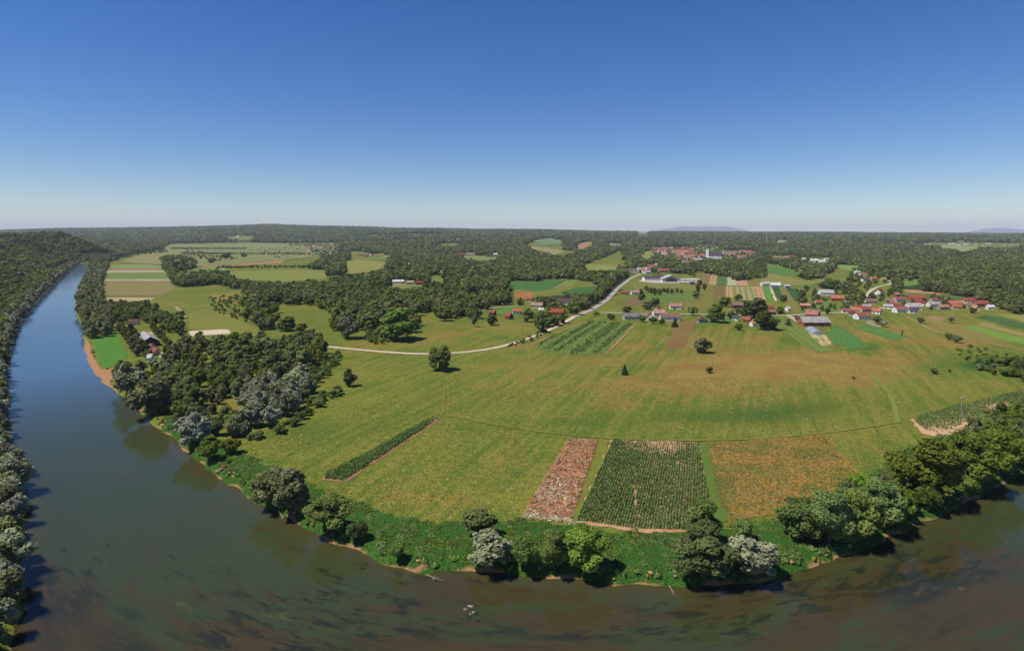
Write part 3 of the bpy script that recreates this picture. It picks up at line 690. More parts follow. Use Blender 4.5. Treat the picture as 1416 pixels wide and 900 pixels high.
FIELD_W = []
def build_fields():
    k = 0
    for name, poly, c1, c2, rows in FIELDS:
        k += 1; W = G(poly); near = W[:, 1].mean() < 420; Ym = W[:, 1].mean()
        m = field_material(name + '_ground', c1, c2, rows, 2.0 if near else 1.0 if Ym < 900 else .45 if Ym < 1800 else .2)
        FIELD_W.append((name, W))
        sheet(name, W, m, .10 + .004 * (k % 25), f'{name.replace("_", " ")} seen as a flat patch of land', rag=.5 if near else max(.6, W[:, 1].mean() * .0006), seed=k)
    for j, (name, line, w, c1, c2) in enumerate(ROADS):
        Lw = G(line); L, n = ribbon(Lw, w); r = R(j)
        m = field_material(name + '_surface', c1, c2, None, 3.0)
        jit = (1 + r.normal(0, .05 if 'road' in name else .16, len(L)))[:, None]
        a, b = L + n * w / 2 * jit, L - n * w / 2 * jit
        V2 = np.vstack([a, b]); h = hfun(V2[:, 0], V2[:, 1]) + .24 + .004 * j + np.maximum(0, L[:, 1].mean() - 1300) * .0007 + np.where(V2[:, 1] < 900, .12 * vnoise(V2[:, 0], V2[:, 1], 60, 3, 2), 0)
        q = len(L); Fc = np.array([(i, i + 1, q + i + 1, q + i) for i in range(q - 1)])
        me = mesh_np(name, np.column_stack([V2, h]), Fc, (m,), True)
        link(name, me, kind='structure', label=f'{name.replace("_", " ")} crossing the land')

def in_any(P, polys):
    m = np.zeros(len(P), bool)
    for q in polys:
        q = np.array(q, float); lo, hi = q.min(0), q.max(0)
        k = (P[:, 0] >= lo[0]) & (P[:, 0] <= hi[0]) & (P[:, 1] >= lo[1]) & (P[:, 1] <= hi[1])
        if k.any(): m[k] |= inside(P[k], q)
    return m

def proj(XY, z):
    Y = np.maximum(XY[:, 1], 1.0)
    return np.stack([HX + F * XY[:, 0] / Y, HY + F * (CAM - z) / Y], 1)

def edge_jitter(XY, b):
    k = np.clip((b[:, 1] - HY) / 60, .08, 1)
    return np.stack([5.5 * vnoise(XY[:, 0], XY[:, 1] * .6, 70, 71, 3), 3.4 * k * vnoise(XY[:, 0], XY[:, 1] * .6, 90, 72, 3)], 1)
def glade(XY):
    """open gaps in the woods, long across the valley"""
    Y = XY[:, 1]
    a = vnoise(XY[:, 0], Y * .4, 190, 41, 3); b = vnoise(XY[:, 0] * .6, Y * .25, 620, 44, 3)
    return np.where(Y < 1700, a < -.45, (b < -.46) & (Y < 7500)) & (west_dist(XY) < 1)
def wood_mask(V, px, z):
    P = proj(V, z); P = P + edge_jitter(V, P); m = (in_any(P, WOODS) & ~glade(V) & ~in_any(P, CLEAR)) | ((V[:, 1] > 3000) & (P[:, 0] > -200) & ~in_any(P, CLEAR) & (P[:, 1] < 336) & ~glade(V)) | (west_dist(V) > 6)
    return ((m & (V[:, 1] > 820)) | (V[:, 1] > 9000)).astype(float)
RIVERWOOD = A(176,505,205,498,232,482,262,478,300,474,330,474,372,474,402,474,445,474,470,488,440,505,424,520,428,560,400,590,352,606,300,612,270,606,238,590,214,566,196,540)

# ------------------------------------------------------------------ trees
TREES = []      # dict(xy, sp, h, w, label, group, name)
def tree(xy, sp, h, w=1.0, label=None, group=None, single=False, bush=False, gard=False):
    TREES.append(dict(gard=gard, xy=np.array(xy, float), sp=sp, h=h, w=w, label=label, group=group, single=single, bush=bush))

SINGLES = [  # base point, species, height and width on the survey, label
 ((608,512), 'oak', 35, 33, 'large dark round tree standing alone beside the white gravel road'),
 ((483,534), 'oak', 24, 20, 'lone dark round tree on the open meadow beside the big wood'),
 ((973,488), 'greywillow', 20, 24, 'silvery grey round tree alone on the dry brown meadow'),
 ((864,518), 'spruce', 15, 10, 'small pointed dark conifer alone in the middle of the meadow'),
 ((1292,517), 'darkbush', 7, 10, 'small round dark bush alone on the right-hand meadow'),
 ((1313,514), 'darkbush', 3, 5, 'tiny dark bush beside the round bush on the meadow'),
 ((981,516), 'bush', 6, 11, 'low green bush at the foot of the meadow power pole'),
 ((1180,524), 'darkbush', 4, 5, 'dark tuft of bush at the foot of the right pole'),
 ((668,791), 'willow', 56, 58, 'silver-leaved willow on the bank below the mown meadow'),
 ((717,795), 'bush', 38, 48, 'rounded green bush on the bank right of the silver willow'),
 ((764,792), 'ash', 58, 42, 'narrow leafy tree on the bank left of the broad bright one'),
 ((805,803), 'ash', 72, 66, 'broad bright green tree leaning over the river below the maize'),
 ((971,752), 'ash', 56, 56, 'dark green tree at the lower right corner of the maize field'),
 ((973,809), 'ash', 74, 84, 'broad olive green tree on the bank beside the white willow'),
 ((1047,816), 'willow', 72, 66, 'whitish willow hanging over the river beside broad green tree'),
 ((1028,748), 'bush', 32, 34, 'bushy green shrub behind the whitish willow'),
 ((664,742), 'ash', 30, 50, 'dark leafy bush just behind the silver-leaved willow'),
 ((1284,692), 'oak', 84, 94, 'huge dark round tree towering over the right bank thicket'),
 ((1108,746), 'ash', 54, 56, 'round green bush at the left end of the right bank thicket'), ((1146,752), 'ash', 70, 62, 'rounded green tree second from left in right bank thicket'), ((1180,746), 'ash', 66, 56, 'rounded green tree third from left in right bank thicket'), ((1215,728), 'ash', 64, 58, 'green tree just left of the huge dark tree'), ((1345,672), 'ash', 70, 62, 'leafy green tree just right of the huge dark tree'), ((1384,655), 'ash', 62, 56, 'rightmost rounded green tree by the water'),
 ((372,698), 'greywillow', 50, 58, 'olive grey willow at the left end of the near bank group'),
 ((404,706), 'greywillow', 54, 56, 'olive grey willow in the middle of the near bank group'),
 ((448,738), 'ash', 52, 58, 'dark green tree at the right end of the near bank group'),
 ((482,757), 'bush', 18, 32, 'low green bush on the bank right of the willow group'),
 ((540,782), 'bush', 18, 28, 'low green bush on the bank beside the bare earth slump'),
 ((318,628), 'darkbush', 20, 28, 'small dark bush above the eroded near bank'),
 ((290,636), 'bush', 22, 34, 'pale green bush on the bank beside a small dark bush'),
 ((265,616), 'willow', 46, 44, 'grey willow at the water where the near bank begins'),
 ((203,574), 'greywillow', 50, 62, 'big olive grey willow overhanging the river below the riverside wood'),
 ((181,545), 'willow', 42, 40, 'grey willow on the bank just below the gravel beach'),
 ((170,530), 'ash', 32, 26, 'leafy tree between the gravel beach and the willows'),
 ((655,452), 'silverbush', 17, 10, 'smoky grey slim tree by the small red-roofed farm'),
 ((480,468), 'willow', 34, 32, 'silvery tree on the wood edge above the gravel road'),
 ((548,470), 'ash', 40, 54, 'wide tree at the corner of the wood above the road'),
 ((329,470), 'spruce', 11, 8, 'leftmost of the three small conifers by the track'), ((341,470), 'spruce', 12, 8, 'middle one of the three small conifers by the track'), ((357,470), 'spruce', 11, 8, 'rightmost of the three small conifers by the track'),
 ((252,395), 'ash', 13, 15, 'round tree at the left end of the hedge across the plain'), ((250,372), 'oak', 14, 20, 'dark tree clump at the right edge of the striped fields'),
 ((313,358), 'oak', 7, 11, 'dark round tree far out on the pale plain'), ((293,364), 'oak', 8, 11, 'dark tree beside the orange field on the plain'), ((337,356), 'oak', 6, 8, 'small dark tree behind the orange field'),
 ((991,446), 'ash', 24, 26, 'leafy tree beside the village road left of the grey house'), ((1003,424), 'oak', 15, 15, 'dark tree behind the village road near the brown house'), ((1021,416), 'oak', 10, 10, 'round tree at the lower edge of striped fields'),
 ((1046,440), 'oak', 30, 30, 'tall dark tree between the two red houses on the road'), ((1034,436), 'ash', 20, 18, 'green tree left of the tall dark roadside tree'), ((1011,442), 'ash', 12, 13, 'small tree at the roadside between two small houses'),
 ((1060,456), 'oak', 15, 34, 'low broad dark tree below the red roadside houses'), ((1069,456), 'spruce', 18, 9, 'pointed dark spruce in the garden below the red houses'), ((1022,457), 'oak', 11, 10, 'round dark tree standing free below the roadside houses'),
 ((1083,417), 'oak', 10, 11, 'round dark tree at the foot of the pale strip field'), ((1078,434), 'ash', 9, 12, 'small tree beside the red house by the road'), ((958,436), 'bush', 6, 15, 'low hedge bush along the village road'),
 ((986,446), 'ash', 14, 14, 'small leafy tree right of the brown round-roofed house'), ((888,446), 'bush', 10, 13, 'rounded shrub before the long grey-roofed barn'), ((903,448), 'bush', 9, 13, 'shrub below the red gabled farmhouse'),
 ((933,452), 'spruce', 11, 10, 'dark conifer below the long red-roofed farm building'), ((915,449), 'bush', 7, 10, 'small shrub in front of the red farm buildings'), ((867,432), 'oak', 9, 13, 'dark tree beside the barn at the crossroads'),
 ((895,428), 'oak', 13, 15, 'dark tree behind the red gabled farmhouse'), ((906,424), 'ash', 13, 14, 'green tree behind the red gabled farm'), ((824,437), 'bush', 7, 9, 'round green bush at the road junction'), ((845,442), 'oak', 8, 12, 'dark bush right of the road junction'),
 ((1214,448), 'darkbush', 9, 14, 'dark bush below the leftmost red village houses'), ((1273,448), 'darkbush', 9, 10, 'round dark bush on the path below the village'), ((1315,447), 'silverbush', 11, 10, 'grey-leaved round tree on the slope below the village'),
 ((1345,433), 'oak', 8, 11, 'dark tree below the bright red village house'), ((1221,452), 'silverbush', 8, 12, 'grey shrub below the orange-roofed village houses'), ((1248,460), 'bush', 4, 4, 'upper of two tiny bushes on the bright green field'), ((1247,464), 'bush', 5, 4, 'lower of two tiny bushes on the bright green field'),
 ((1115,401), 'oak', 8, 8, 'round tree beside the lane behind the village'), ((1312,470), 'darkbush', 7, 12, 'left half of the dark hedge beside the dirt path'), ((1323,474), 'darkbush', 8, 14, 'right half of the dark hedge beside the dirt path'),
 ((965,408), 'poplar', 15, 8, 'upper tree of the short row beside the car park'), ((967,398), 'poplar', 12, 8, 'top end tree of the short row beside brown field'), ((962,414), 'oak', 13, 9, 'lower tree of the short row beside car park'), ((974,402), 'poplar', 10, 7, 'dark slim tree right of the short row'),
 ((956,394), 'oak', 5, 4, 'left of two tiny trees beside the pale car park'), ((959,394), 'oak', 5, 4, 'right of two tiny trees beside the pale car park'),
 ((251,466), 'oak', 10, 10, 'dark tree at the path corner left of the white pitch'), ((276,470), 'oak', 12, 13, 'dark tree just below the white sports pitch'), ((305,472), 'ash', 10, 11, 'tree below the right half of the sports pitch'), ((322,472), 'oak', 11, 10, 'tree at the right end below the sports pitch'),
]
for i, (x, y, h) in enumerate([(886,407,8),(894,403,9),(900,406,9),(905,408,11),(912,408,10),(918,404,7),(923,406,8),(929,406,8),(936,405,7),(942,406,7)]):
    SINGLES.append(((x, y), 'oak', h, h * .72, ['first', 'second', 'third', 'fourth', 'fifth', 'sixth', 'seventh', 'eighth', 'ninth', 'last'][i] + ' from the road in the row of dark trees below white hall'))
_o = ['first', 'second', 'third', 'fourth', 'fifth', 'sixth', 'seventh']
for i in range(6): SINGLES.append(((167 + i * 4.6, 460 + i * 6.4), 'oak', 16, 13, _o[i] + ' tree from the top in the lawn side row of the avenue'))
for i in range(6): SINGLES.append(((179 + i * 5.2, 462 + i * 7.0), 'oak', 16, 13, _o[i] + ' tree from the top in the barn side row of the avenue'))
for i in range(6): SINGLES.append(((211 + i * 4.4, 456 + i * 4.6), 'oak', 11, 10, _o[i] + ' tree from the top in the short row right of barn'))

ZONES = [ # outline (survey), spacing m, species weights, height range, label stem, group, bush
 (A(176,505,205,498,232,482,262,478,300,475,330,476,372,476,402,476,425,478,430,500,424,520,380,530,330,545,280,560,250,580,238,585,225,560,200,520), 8.5, {'oak': .3, 'ash': .5, 'greywillow': .2}, (7, 14), 'broadleaf tree in the riverside wood left of the meadow', 'trees of the riverside wood', False),
 (A(330,545,370,530,424,520,430,545,428,560,400,588,352,602,330,585), 8.5, {'willow': .75, 'greywillow': .25}, (10, 14), 'silver willow in the pale clump of riverside wood', 'silver willows of the riverside wood', False),
 (A(238,585,280,560,330,548,332,585,352,603,300,610,268,604), 8.0, {'greywillow': .6, 'ash': .4}, (6, 11), 'olive grey tree at river end of the riverside wood', 'trees at the river end of the wood', False),
 (A(405,478,425,470,440,472,446,490,438,506,424,512,410,500), 8.0, {'oak': .7, 'ash': .3}, (9, 14), 'dark tree at the road end of the riverside wood', 'trees at the road end of the wood', False),
 (A(1088,742,1120,720,1190,684,1240,656,1300,625,1360,596,1416,566,1470,545,1470,622,1416,645,1370,672,1310,702,1250,730,1215,745,1180,757,1110,752), 6.6, {'ash': .62, 'bush': .2, 'oak': .18}, (7, 11), 'bright green tree in the thicket on the right bank', 'thicket on the right bank', False),
 (A(140,367,150,366,142,385,139,400,141,425,150,438,152,466,121,470,117,450,110,432,108,412,116,392,124,374), 9.0, {'greywillow': .5, 'oak': .25, 'willow': .25}, (10, 15), 'willow in the strip between the river and striped fields', 'bank trees beside the striped fields', False),
 (A(150,426,205,424,222,432,222,442,252,440,252,462,215,458,205,455,165,456,152,448), 9.0, {'oak': .6, 'ash': .4}, (8, 12), 'dark garden tree around the white house by the river', 'garden trees around the riverside house', False),
]
BUSHZONES = [
 (A(285,412,335,410,340,432,352,450,300,434), 9, {'bush': 1}, (2, 4), 'low scrub bush on rough meadow left of the wood', 'scrub on the rough meadow', .6),
 (A(372,428,420,422,456,432,458,446,430,450,390,440), 9, {'bush': 1}, (2.5, 5), 'bright scrub bush in the clearing within the wood', 'scrub in the wood clearing', .7),
 (A(498,470,512,460,542,462,545,474,520,477), 6, {'bush': 1}, (2.5, 4.5), 'bright green bush below the wood above the road', 'bushes above the gravel road', .9),
 (A(1340,510,1360,500,1416,498,1470,500,1470,540,1416,528,1380,520), 6.5, {'bush': .6, 'oak': .4}, (3, 6), 'dark bush in the scrub at the right meadow edge', 'scrub at the right meadow edge', .9),
 (A(1318,482,1345,478,1416,496,1416,510,1370,500,1330,500), 8, {'bush': 1}, (1.5, 3), 'small bush on the bright rough patch at right', 'small bushes on the right rough patch', .5),
 (A(425,510,452,492,472,492,470,500,440,530,425,560,418,550), 5.5, {'bush': .8, 'darkbush': .2}, (3, 5), 'low bush along the meadow edge of the riverside wood', 'edge bushes of the riverside wood', .9),
 (A(300,612,352,604,402,590,425,560,440,548,470,540,472,545,430,572,405,596,350,612,320,614), 5, {'bush': .6, 'darkbush': .4}, (2, 4.5), 'low dark bush in the hedge below the silver willows', 'hedge below the silver willows', .95),
 (A(745,468,712,480,690,484,698,480,735,465,770,450), 6, {'darkbush': 1}, (1.5, 3), 'dark bush in the hedge beside the upper gravel road', 'hedge along the upper gravel road', .9),
 (A(300,635,330,640,352,660,345,682,310,655), 6, {'bush': 1}, (1.5, 3), 'small bright bush on the lush near bank slope', 'bushes on the near bank slope', .6),
 (A(1030,742,1085,742,1080,790,1050,800), 6, {'bush': 1}, (1, 2.2), 'tiny bush on the bank right of the whitish willow', 'bushes right of the whitish willow', .4),
 (A(445,740,480,748,478,758,455,752), 4, {'bush': 1}, (2, 3.5), 'leafy bush at the water below the dark green tree', 'bushes at the water by the dark tree', .8),
 (A(1130,778,1215,748,1240,738,1236,728,1150,758,1120,772), 5, {'bush': 1}, (1.5, 3), 'bright bush along the water below the right thicket', 'water edge bushes below the right thicket', .8),
 (A(230,380,330,383,330,392,240,395), 10, {'bush': .5, 'oak': .5}, (4, 8), 'dark hedge tree across the left plain', 'hedge trees across the left plain', .8),
 (A(340,345,400,340,470,345,465,360,380,358), 40, {'oak': .5, 'bush': .5}, (4, 8), 'small dark bush dotted over the far pale plain', 'bushes dotted over the far plain', .22),
 (A(420,338,482,336,490,372,430,374,440,356), 30, {'oak': .5, 'bush': .5}, (4, 9), 'dark bush at the right edge of the far plain', 'bushes at the edge of the far plain', .7),
 (A(236,343,340,343.5,340,345,236,344.5), 14, {'oak': .5, 'greywillow': .5}, (5, 9), 'hedge tree in the thin rows across the far plain', 'hedge rows across the far plain', .7), (A(250,350.5,430,351,430,352.4,250,352), 13, {'oak': .6, 'bush': .4}, (4, 8), 'hedge tree in the thin rows across the far plain', 'hedge rows across the far plain', .55),
 (A(300,369.5,450,368.5,452,371,300,371.5), 10, {'oak': .5, 'bush': .5}, (4, 7), 'hedge tree in the thin rows across the far plain', 'hedge rows across the far plain', .6), (A(310,378,455,377,455,379,310,380), 9, {'oak': .4, 'bush': .6}, (3, 6), 'hedge tree in the thin rows across the far plain', 'hedge rows across the far plain', .6), (A(400,338,470,338.5,470,340,400,339.5), 20, {'oak': 1}, (6, 10), 'hedge tree in the thin rows across the far plain', 'hedge rows across the far plain', .6),
 (A(160,352,230,346,232,349,165,355), 20, {'greywillow': .6, 'oak': .4}, (6, 10), 'hedge tree in the thin rows across the far plain', 'hedge rows across the far plain', .6),
 (A(255,344,300,352,330,358,300,362,255,356), 24, {'greywillow': .5, 'oak': .5}, (5, 9), 'pale shrub on the far plain beside the dirt road', 'shrubs on the far plain', .35),
]
GARDENS = [(A(1180,372,1240,375,1250,412,1300,414,1372,422,1374,432,1300,431,1230,424,1190,427,1160,408), 15, .75), (A(900,341,1045,343,1048,368,900,366), 24, .75), (A(876,366,948,366,962,384,930,385,886,381), 18, .75),
 (A(945,364,1045,362,1040,386,1030,386,1018,376,968,374,950,386,935,384), 13, .95), (A(1100,404,1180,404,1180,436,1140,434,1105,430), 15, .5), (A(985,430,1090,432,1092,452,985,448), 12, .35), (A(860,404,895,404,890,418,866,414), 13, .5), (A(1064,352,1150,352,1150,364,1064,366), 26, .6),
 (A(1030,362,1060,366,1060,384,1036,386), 14, .9)]
def draw(r, d):
    k = list(d); p = np.array([d[q] for q in k]); return k[r.choice(len(k), p=p / p.sum())]

def zone_points(poly, sp, r, keep=1.0):
    W = G(poly); lo, hi = W.min(0), W.max(0)
    gx, gy = np.meshgrid(np.arange(lo[0], hi[0] + sp, sp), np.arange(lo[1], hi[1] + sp, sp * .9))
    gx = gx + (np.arange(gx.shape[0]) % 2)[:, None] * sp * .5
    Q = np.stack([gx.ravel(), gy.ravel()], 1); Q += r.uniform(-.42, .42, Q.shape) * sp
    Q = Q[inside(Q, W)]
    Q = Q[river_sd(Q) > 1.5]
    return Q[r.uniform(0, 1, len(Q)) < keep]

SLOT = []          # parts of the picture kept free so that houses can be seen: x, y base, half width, height
def hides(P, h, w, z, gard=None):
    """which trees would hide a house or a clearing seen beyond them"""
    b = proj(P, z); t = proj(P, z + h * .66); ej = edge_jitter(P, b); bj, tj = b + ej, t + ej; hw = F * w / np.maximum(P[:, 1], 1)
    m = in_any(bj, CLEAR) | in_any(tj, CLEAR)
    if gard is not None: m &= ~gard
    m |= in_any(b, ROADPOLY) | in_any(t, ROADPOLY)
    for x, y, hw2, hh in SLOT:
        k = (np.abs(b[:, 0] - x) < hw2 + hw * .7) & (b[:, 1] > y - 2.0) & (t[:, 1] < y - hh * .15) & (b[:, 1] < y + 60)
        m |= k
        m |= (np.abs(b[:, 0] - x) < hw2 * .8) & (np.abs(b[:, 1] - y) < 2)
    return m
ROADPOLY = [A(790,441,806,441,822,433,842,419,860,398,875,384,868,382,850,395,832,415,812,428), A(1195,414,1206,402,1217,398,1233,396,1236,388,1226,386,1226,391,1213,394,1200,401),
            A(150,448,225,448,225,500,175,500), A(258,456,318,453,322,463,264,467), A(884,380,945,378,968,386,968,392,884,392)]

WEST_LABEL = ('silver willow along the far left bank of the river', 'willows along the left bank')
def collect_trees():
    r = R(21)
    for (x, y), sp, hp, wp, lab in SINGLES:
        xy = G([(x, y)])[0]
        while river_sd(xy[None])[0] < .9 and xy[1] < 700: xy = xy + np.array([.3, 1.0]) * .6
        Y = xy[1]; h = CAM - (y - hp - HY) / F * Y - float(hfun(xy[:1], xy[1:])[0])
        dh, dw = dims(sp); h = max(h, .76 * wp / F * Y) * 12 / dh; natural = h / 12 * dw
        tree(xy, sp, h, (wp * .84 / F * Y) / natural, lab, None, True)
    for poly, sp, spec, (h0, h1), lab, grp, bush in ZONES:
        for q in zone_points(poly, sp, r, (.72 if 'left of the meadow' in lab else .85) if 'riverside' in lab else 1.0):
            tree(q, draw(r, spec), r.uniform(h0, h1), r.uniform(.88, 1.2), lab, grp)
    for poly, sp, keep in GARDENS:
        for q in zone_points(poly, sp, r, keep): tree(q, draw(r, {'oak': .5, 'ash': .5}), r.uniform(5, 10), r.uniform(.9, 1.3), 'garden tree between the houses of the village', 'garden trees of the village', gard=True)
    for poly, sp, spec, (h0, h1), lab, grp, keep in BUSHZONES:
        for q in zone_points(poly, sp, r, keep):
            s = draw(r, spec); k = 1.5 if SPEC[s][0] == 'bush' else 1.0
            tree(q, s, r.uniform(h0, h1) * k, r.uniform(.9, 1.3), lab, grp, bush=True)
    # left bank: rows of willows along the water, then the wooded hill
    t = np.gradient(LBs, axis=0); t /= np.linalg.norm(t, axis=1)[:, None] + 1e-9; nv = np.stack([-t[:, 1], t[:, 0]], 1)
    if west_dist((LBs + nv * 8)[60:61])[0] == 0: nv = -nv
    s = np.concatenate([[0], np.cumsum(np.linalg.norm(np.diff(LBs, axis=0), axis=1))])
    for off, gap, spec, hh in ((4.5, 8.5, {'willow': .65, 'greywillow': .35}, (9, 13)), (12, 8.5, {'willow': .25, 'greywillow': .35, 'ash': .4}, (11, 15)), (20, 9, {'ash': .5, 'oak': .5}, (12, 16)), (29, 9, {'oak': .7, 'ash': .3}, (12, 16))):
        for q in np.arange(0, s[-1], gap):
            i = int(np.searchsorted(s, q + r.uniform(-2, 2))); i = min(max(i, 0), len(LBs) - 1)
            p = LBs[i] + nv[i] * (off + r.uniform(-2, 2.5))
            if p[1] < 95 or river_sd(p[None])[0] < 1.2: continue
            px = proj(p[None], 5)[0]
            if px[0] < -75: continue
            if p[1] > 1400 and off > 13: continue
            spc = draw(r, spec)
            lab = {'willow': 'silver willow leaning over the river along its left bank', 'greywillow': 'olive grey willow along the left bank of the river'}.get(spc, 'tall green tree behind the willows of the left bank')
            tree(p, spc, r.uniform(*hh), r.uniform(.9, 1.25), lab, {'willow': 'silver willows of the left bank', 'greywillow': 'olive willows of the left bank'}.get(spc, 'green trees of the left bank'))
    # dark bank trees where the river bends away
    L = RBs[(RBs[:, 1] > 1000) & (RBs[:, 1] < 2300)]
    for p in L[::1]:
        for k in range(2):
            q = p + np.array([r.uniform(4, 26), r.uniform(-5, 14)])
            tree(q, draw(r, {'greywillow': .6, 'oak': .4}), r.uniform(11, 15), 1.1, 'far willow on the right bank before the river bend', 'far willows on the right bank')

LANDMARKS = [(140,515,'gravel beach'), (182,480,'tree avenue'), (290,462,'sports pitch'), (206,474,'grey barn'), (980,352,'white church'), (185,395,'striped fields'), (122,366,'river bend'), (560,650,'mown meadow'), (890,670,'maize field'),
 (1080,650,'orange field'), (1330,580,'tall pole'), (560,488,'gravel road'), (1000,434,'village road'), (1127,455,'long barn'), (1047,785,'whitish willow'), (590,790,'bank slump'), (905,388,'purple store'), (1340,424,'village end'), (1215,405,'winding lane'),
 (1284,650,'huge tree'), (1200,720,'lower thicket'), (203,560,'overhanging willow'), (400,540,'silver clump'), (400,700,'willow group'), (20,700,'lower river'), (12,560,'middle river'), (60,420,'upper river'), (420,432,'wood clearing'), (330,355,'far plain')]
def ordinal(n): return f"{n}{'th' if 10 < n % 100 < 14 else {1: 'st', 2: 'nd', 3: 'rd'}.get(n % 10, 'th')}"
MAXTREES, MAXBUSH = 285, 200
def build_trees():
    collect_trees()
    X = np.array([t['xy'] for t in TREES]); Z = hfun(X[:, 0], X[:, 1])
    sd = river_sd(X)
    size = np.array([t['h'] for t in TREES]) / X[:, 1]
    b = proj(X, Z + 4); vis = (b[:, 0] > -30) & (b[:, 0] < 1446)
    free = np.array([t['single'] for t in TREES])
    hid = hides(X, np.array([t['h'] for t in TREES]), np.array([4.0 if t['bush'] else 5.0 for t in TREES]), Z, np.array([t['gard'] for t in TREES])) & ~free
    # growth round a free-standing picture tree keeps clear of it
    ind = {False: [], True: []}
    for i in np.argsort(-size - free * 10):
        t = TREES[i]
        if hid[i] or sd[i] < .8 - .5 * free[i]: t['mode'] = None; continue
        bush = SPEC[t['sp']][0] == 'bush'
        if (vis[i] or free[i]) and len(ind[bush]) < (MAXBUSH if bush else MAXTREES): t['mode'] = 'thing'; ind[bush].append(i)
        else: t['mode'] = 'stuff'
    fam = {}
    for i, t in enumerate(TREES):
        if t['mode'] != 'thing' or t['single']: continue
        d = [np.hypot(b[i, 0] - x, (b[i, 1] - y) * 1.6) for x, y, _ in LANDMARKS]
        fam.setdefault((t['label'], LANDMARKS[int(np.argmin(d))][2]), []).append(i)
    for (lab, mark), L in fam.items():
        for k, i in enumerate(sorted(L, key=lambda q: b[q, 0])):
            TREES[i]['label'] = f'{lab} near {mark}' if len(L) == 1 else f'{lab}, {ordinal(k + 1)} from left near {mark}'
    rest = {}
    r = R(4)
    NAMES = {'oak': 'broadleaf_tree', 'ash': 'leafy_tree', 'willow': 'silver_willow', 'greywillow': 'olive_willow', 'poplar': 'slender_tree', 'spruce': 'conifer_tree', 'bush': 'bush', 'darkbush': 'bush', 'silverbush': 'bush'}
    for i, t in enumerate(TREES):
        if t['mode'] is None: continue
        x, y = t['xy']; z = Z[i] - .15; s = t['h'] / 12.0; Y = y
        lod = 'near' if Y < 620 else 'mid' if Y < 1500 else 'far'
        sp = t['sp']
        if t['mode'] == 'stuff': rest.setdefault((sp, 'mid' if Y < 1100 else 'far'), []).append((x, y, z, s * t['w'], s)); continue
        bush = SPEC[sp][0] == 'bush'
        cat = 'bush' if bush else 'willow' if 'willow' in sp else 'conifer' if sp == 'spruce' else 'tree'
        v = r.randint(0, 4); cm = CROWN[sp, 'huge'][v % 2] if Y < 320 and t['h'] > 11.5 and sp in ('oak', 'ash') else CROWN[sp, lod][v]
        wx, wy = s * t['w'] * r.uniform(.93, 1.07), s * t['w'] * r.uniform(.93, 1.07)
        if bush:
            link(NAMES[sp], cm, None, t['label'], cat, t['group'], None, (x, y, z), r.uniform(0, 6.28), (wx, wy, s))
        else:
            e = link(NAMES[sp], None, None, t['label'], cat, t['group'], None, (x, y, z), r.uniform(0, 6.28), (wx, wy, s))
            link('crown', cm, e); link('trunk', TRUNK[sp][v % 2], e)
    nm = {'oak': 'dark woodland', 'ash': 'green woodland', 'willow': 'silver willow wood', 'greywillow': 'olive willow wood', 'bush': 'green scrub', 'darkbush': 'dark scrub', 'silverbush': 'grey scrub', 'spruce': 'conifers', 'poplar': 'slender trees'}
    for (sp, lod), L in rest.items():
        L = np.array(L)
        scatter(nm[sp].replace(' ', '_'), f'{nm[sp]} growing on as one mass behind the single {"shrubs" if "scrub" in nm[sp] else "trees"}', L[:, :3], L[:, [3, 3, 4]], CROWN[sp, lod], len(L))
    print('things: trees', len(ind[False]), 'bushes', len(ind[True]), 'rest', sum(len(v) for v in rest.values()))

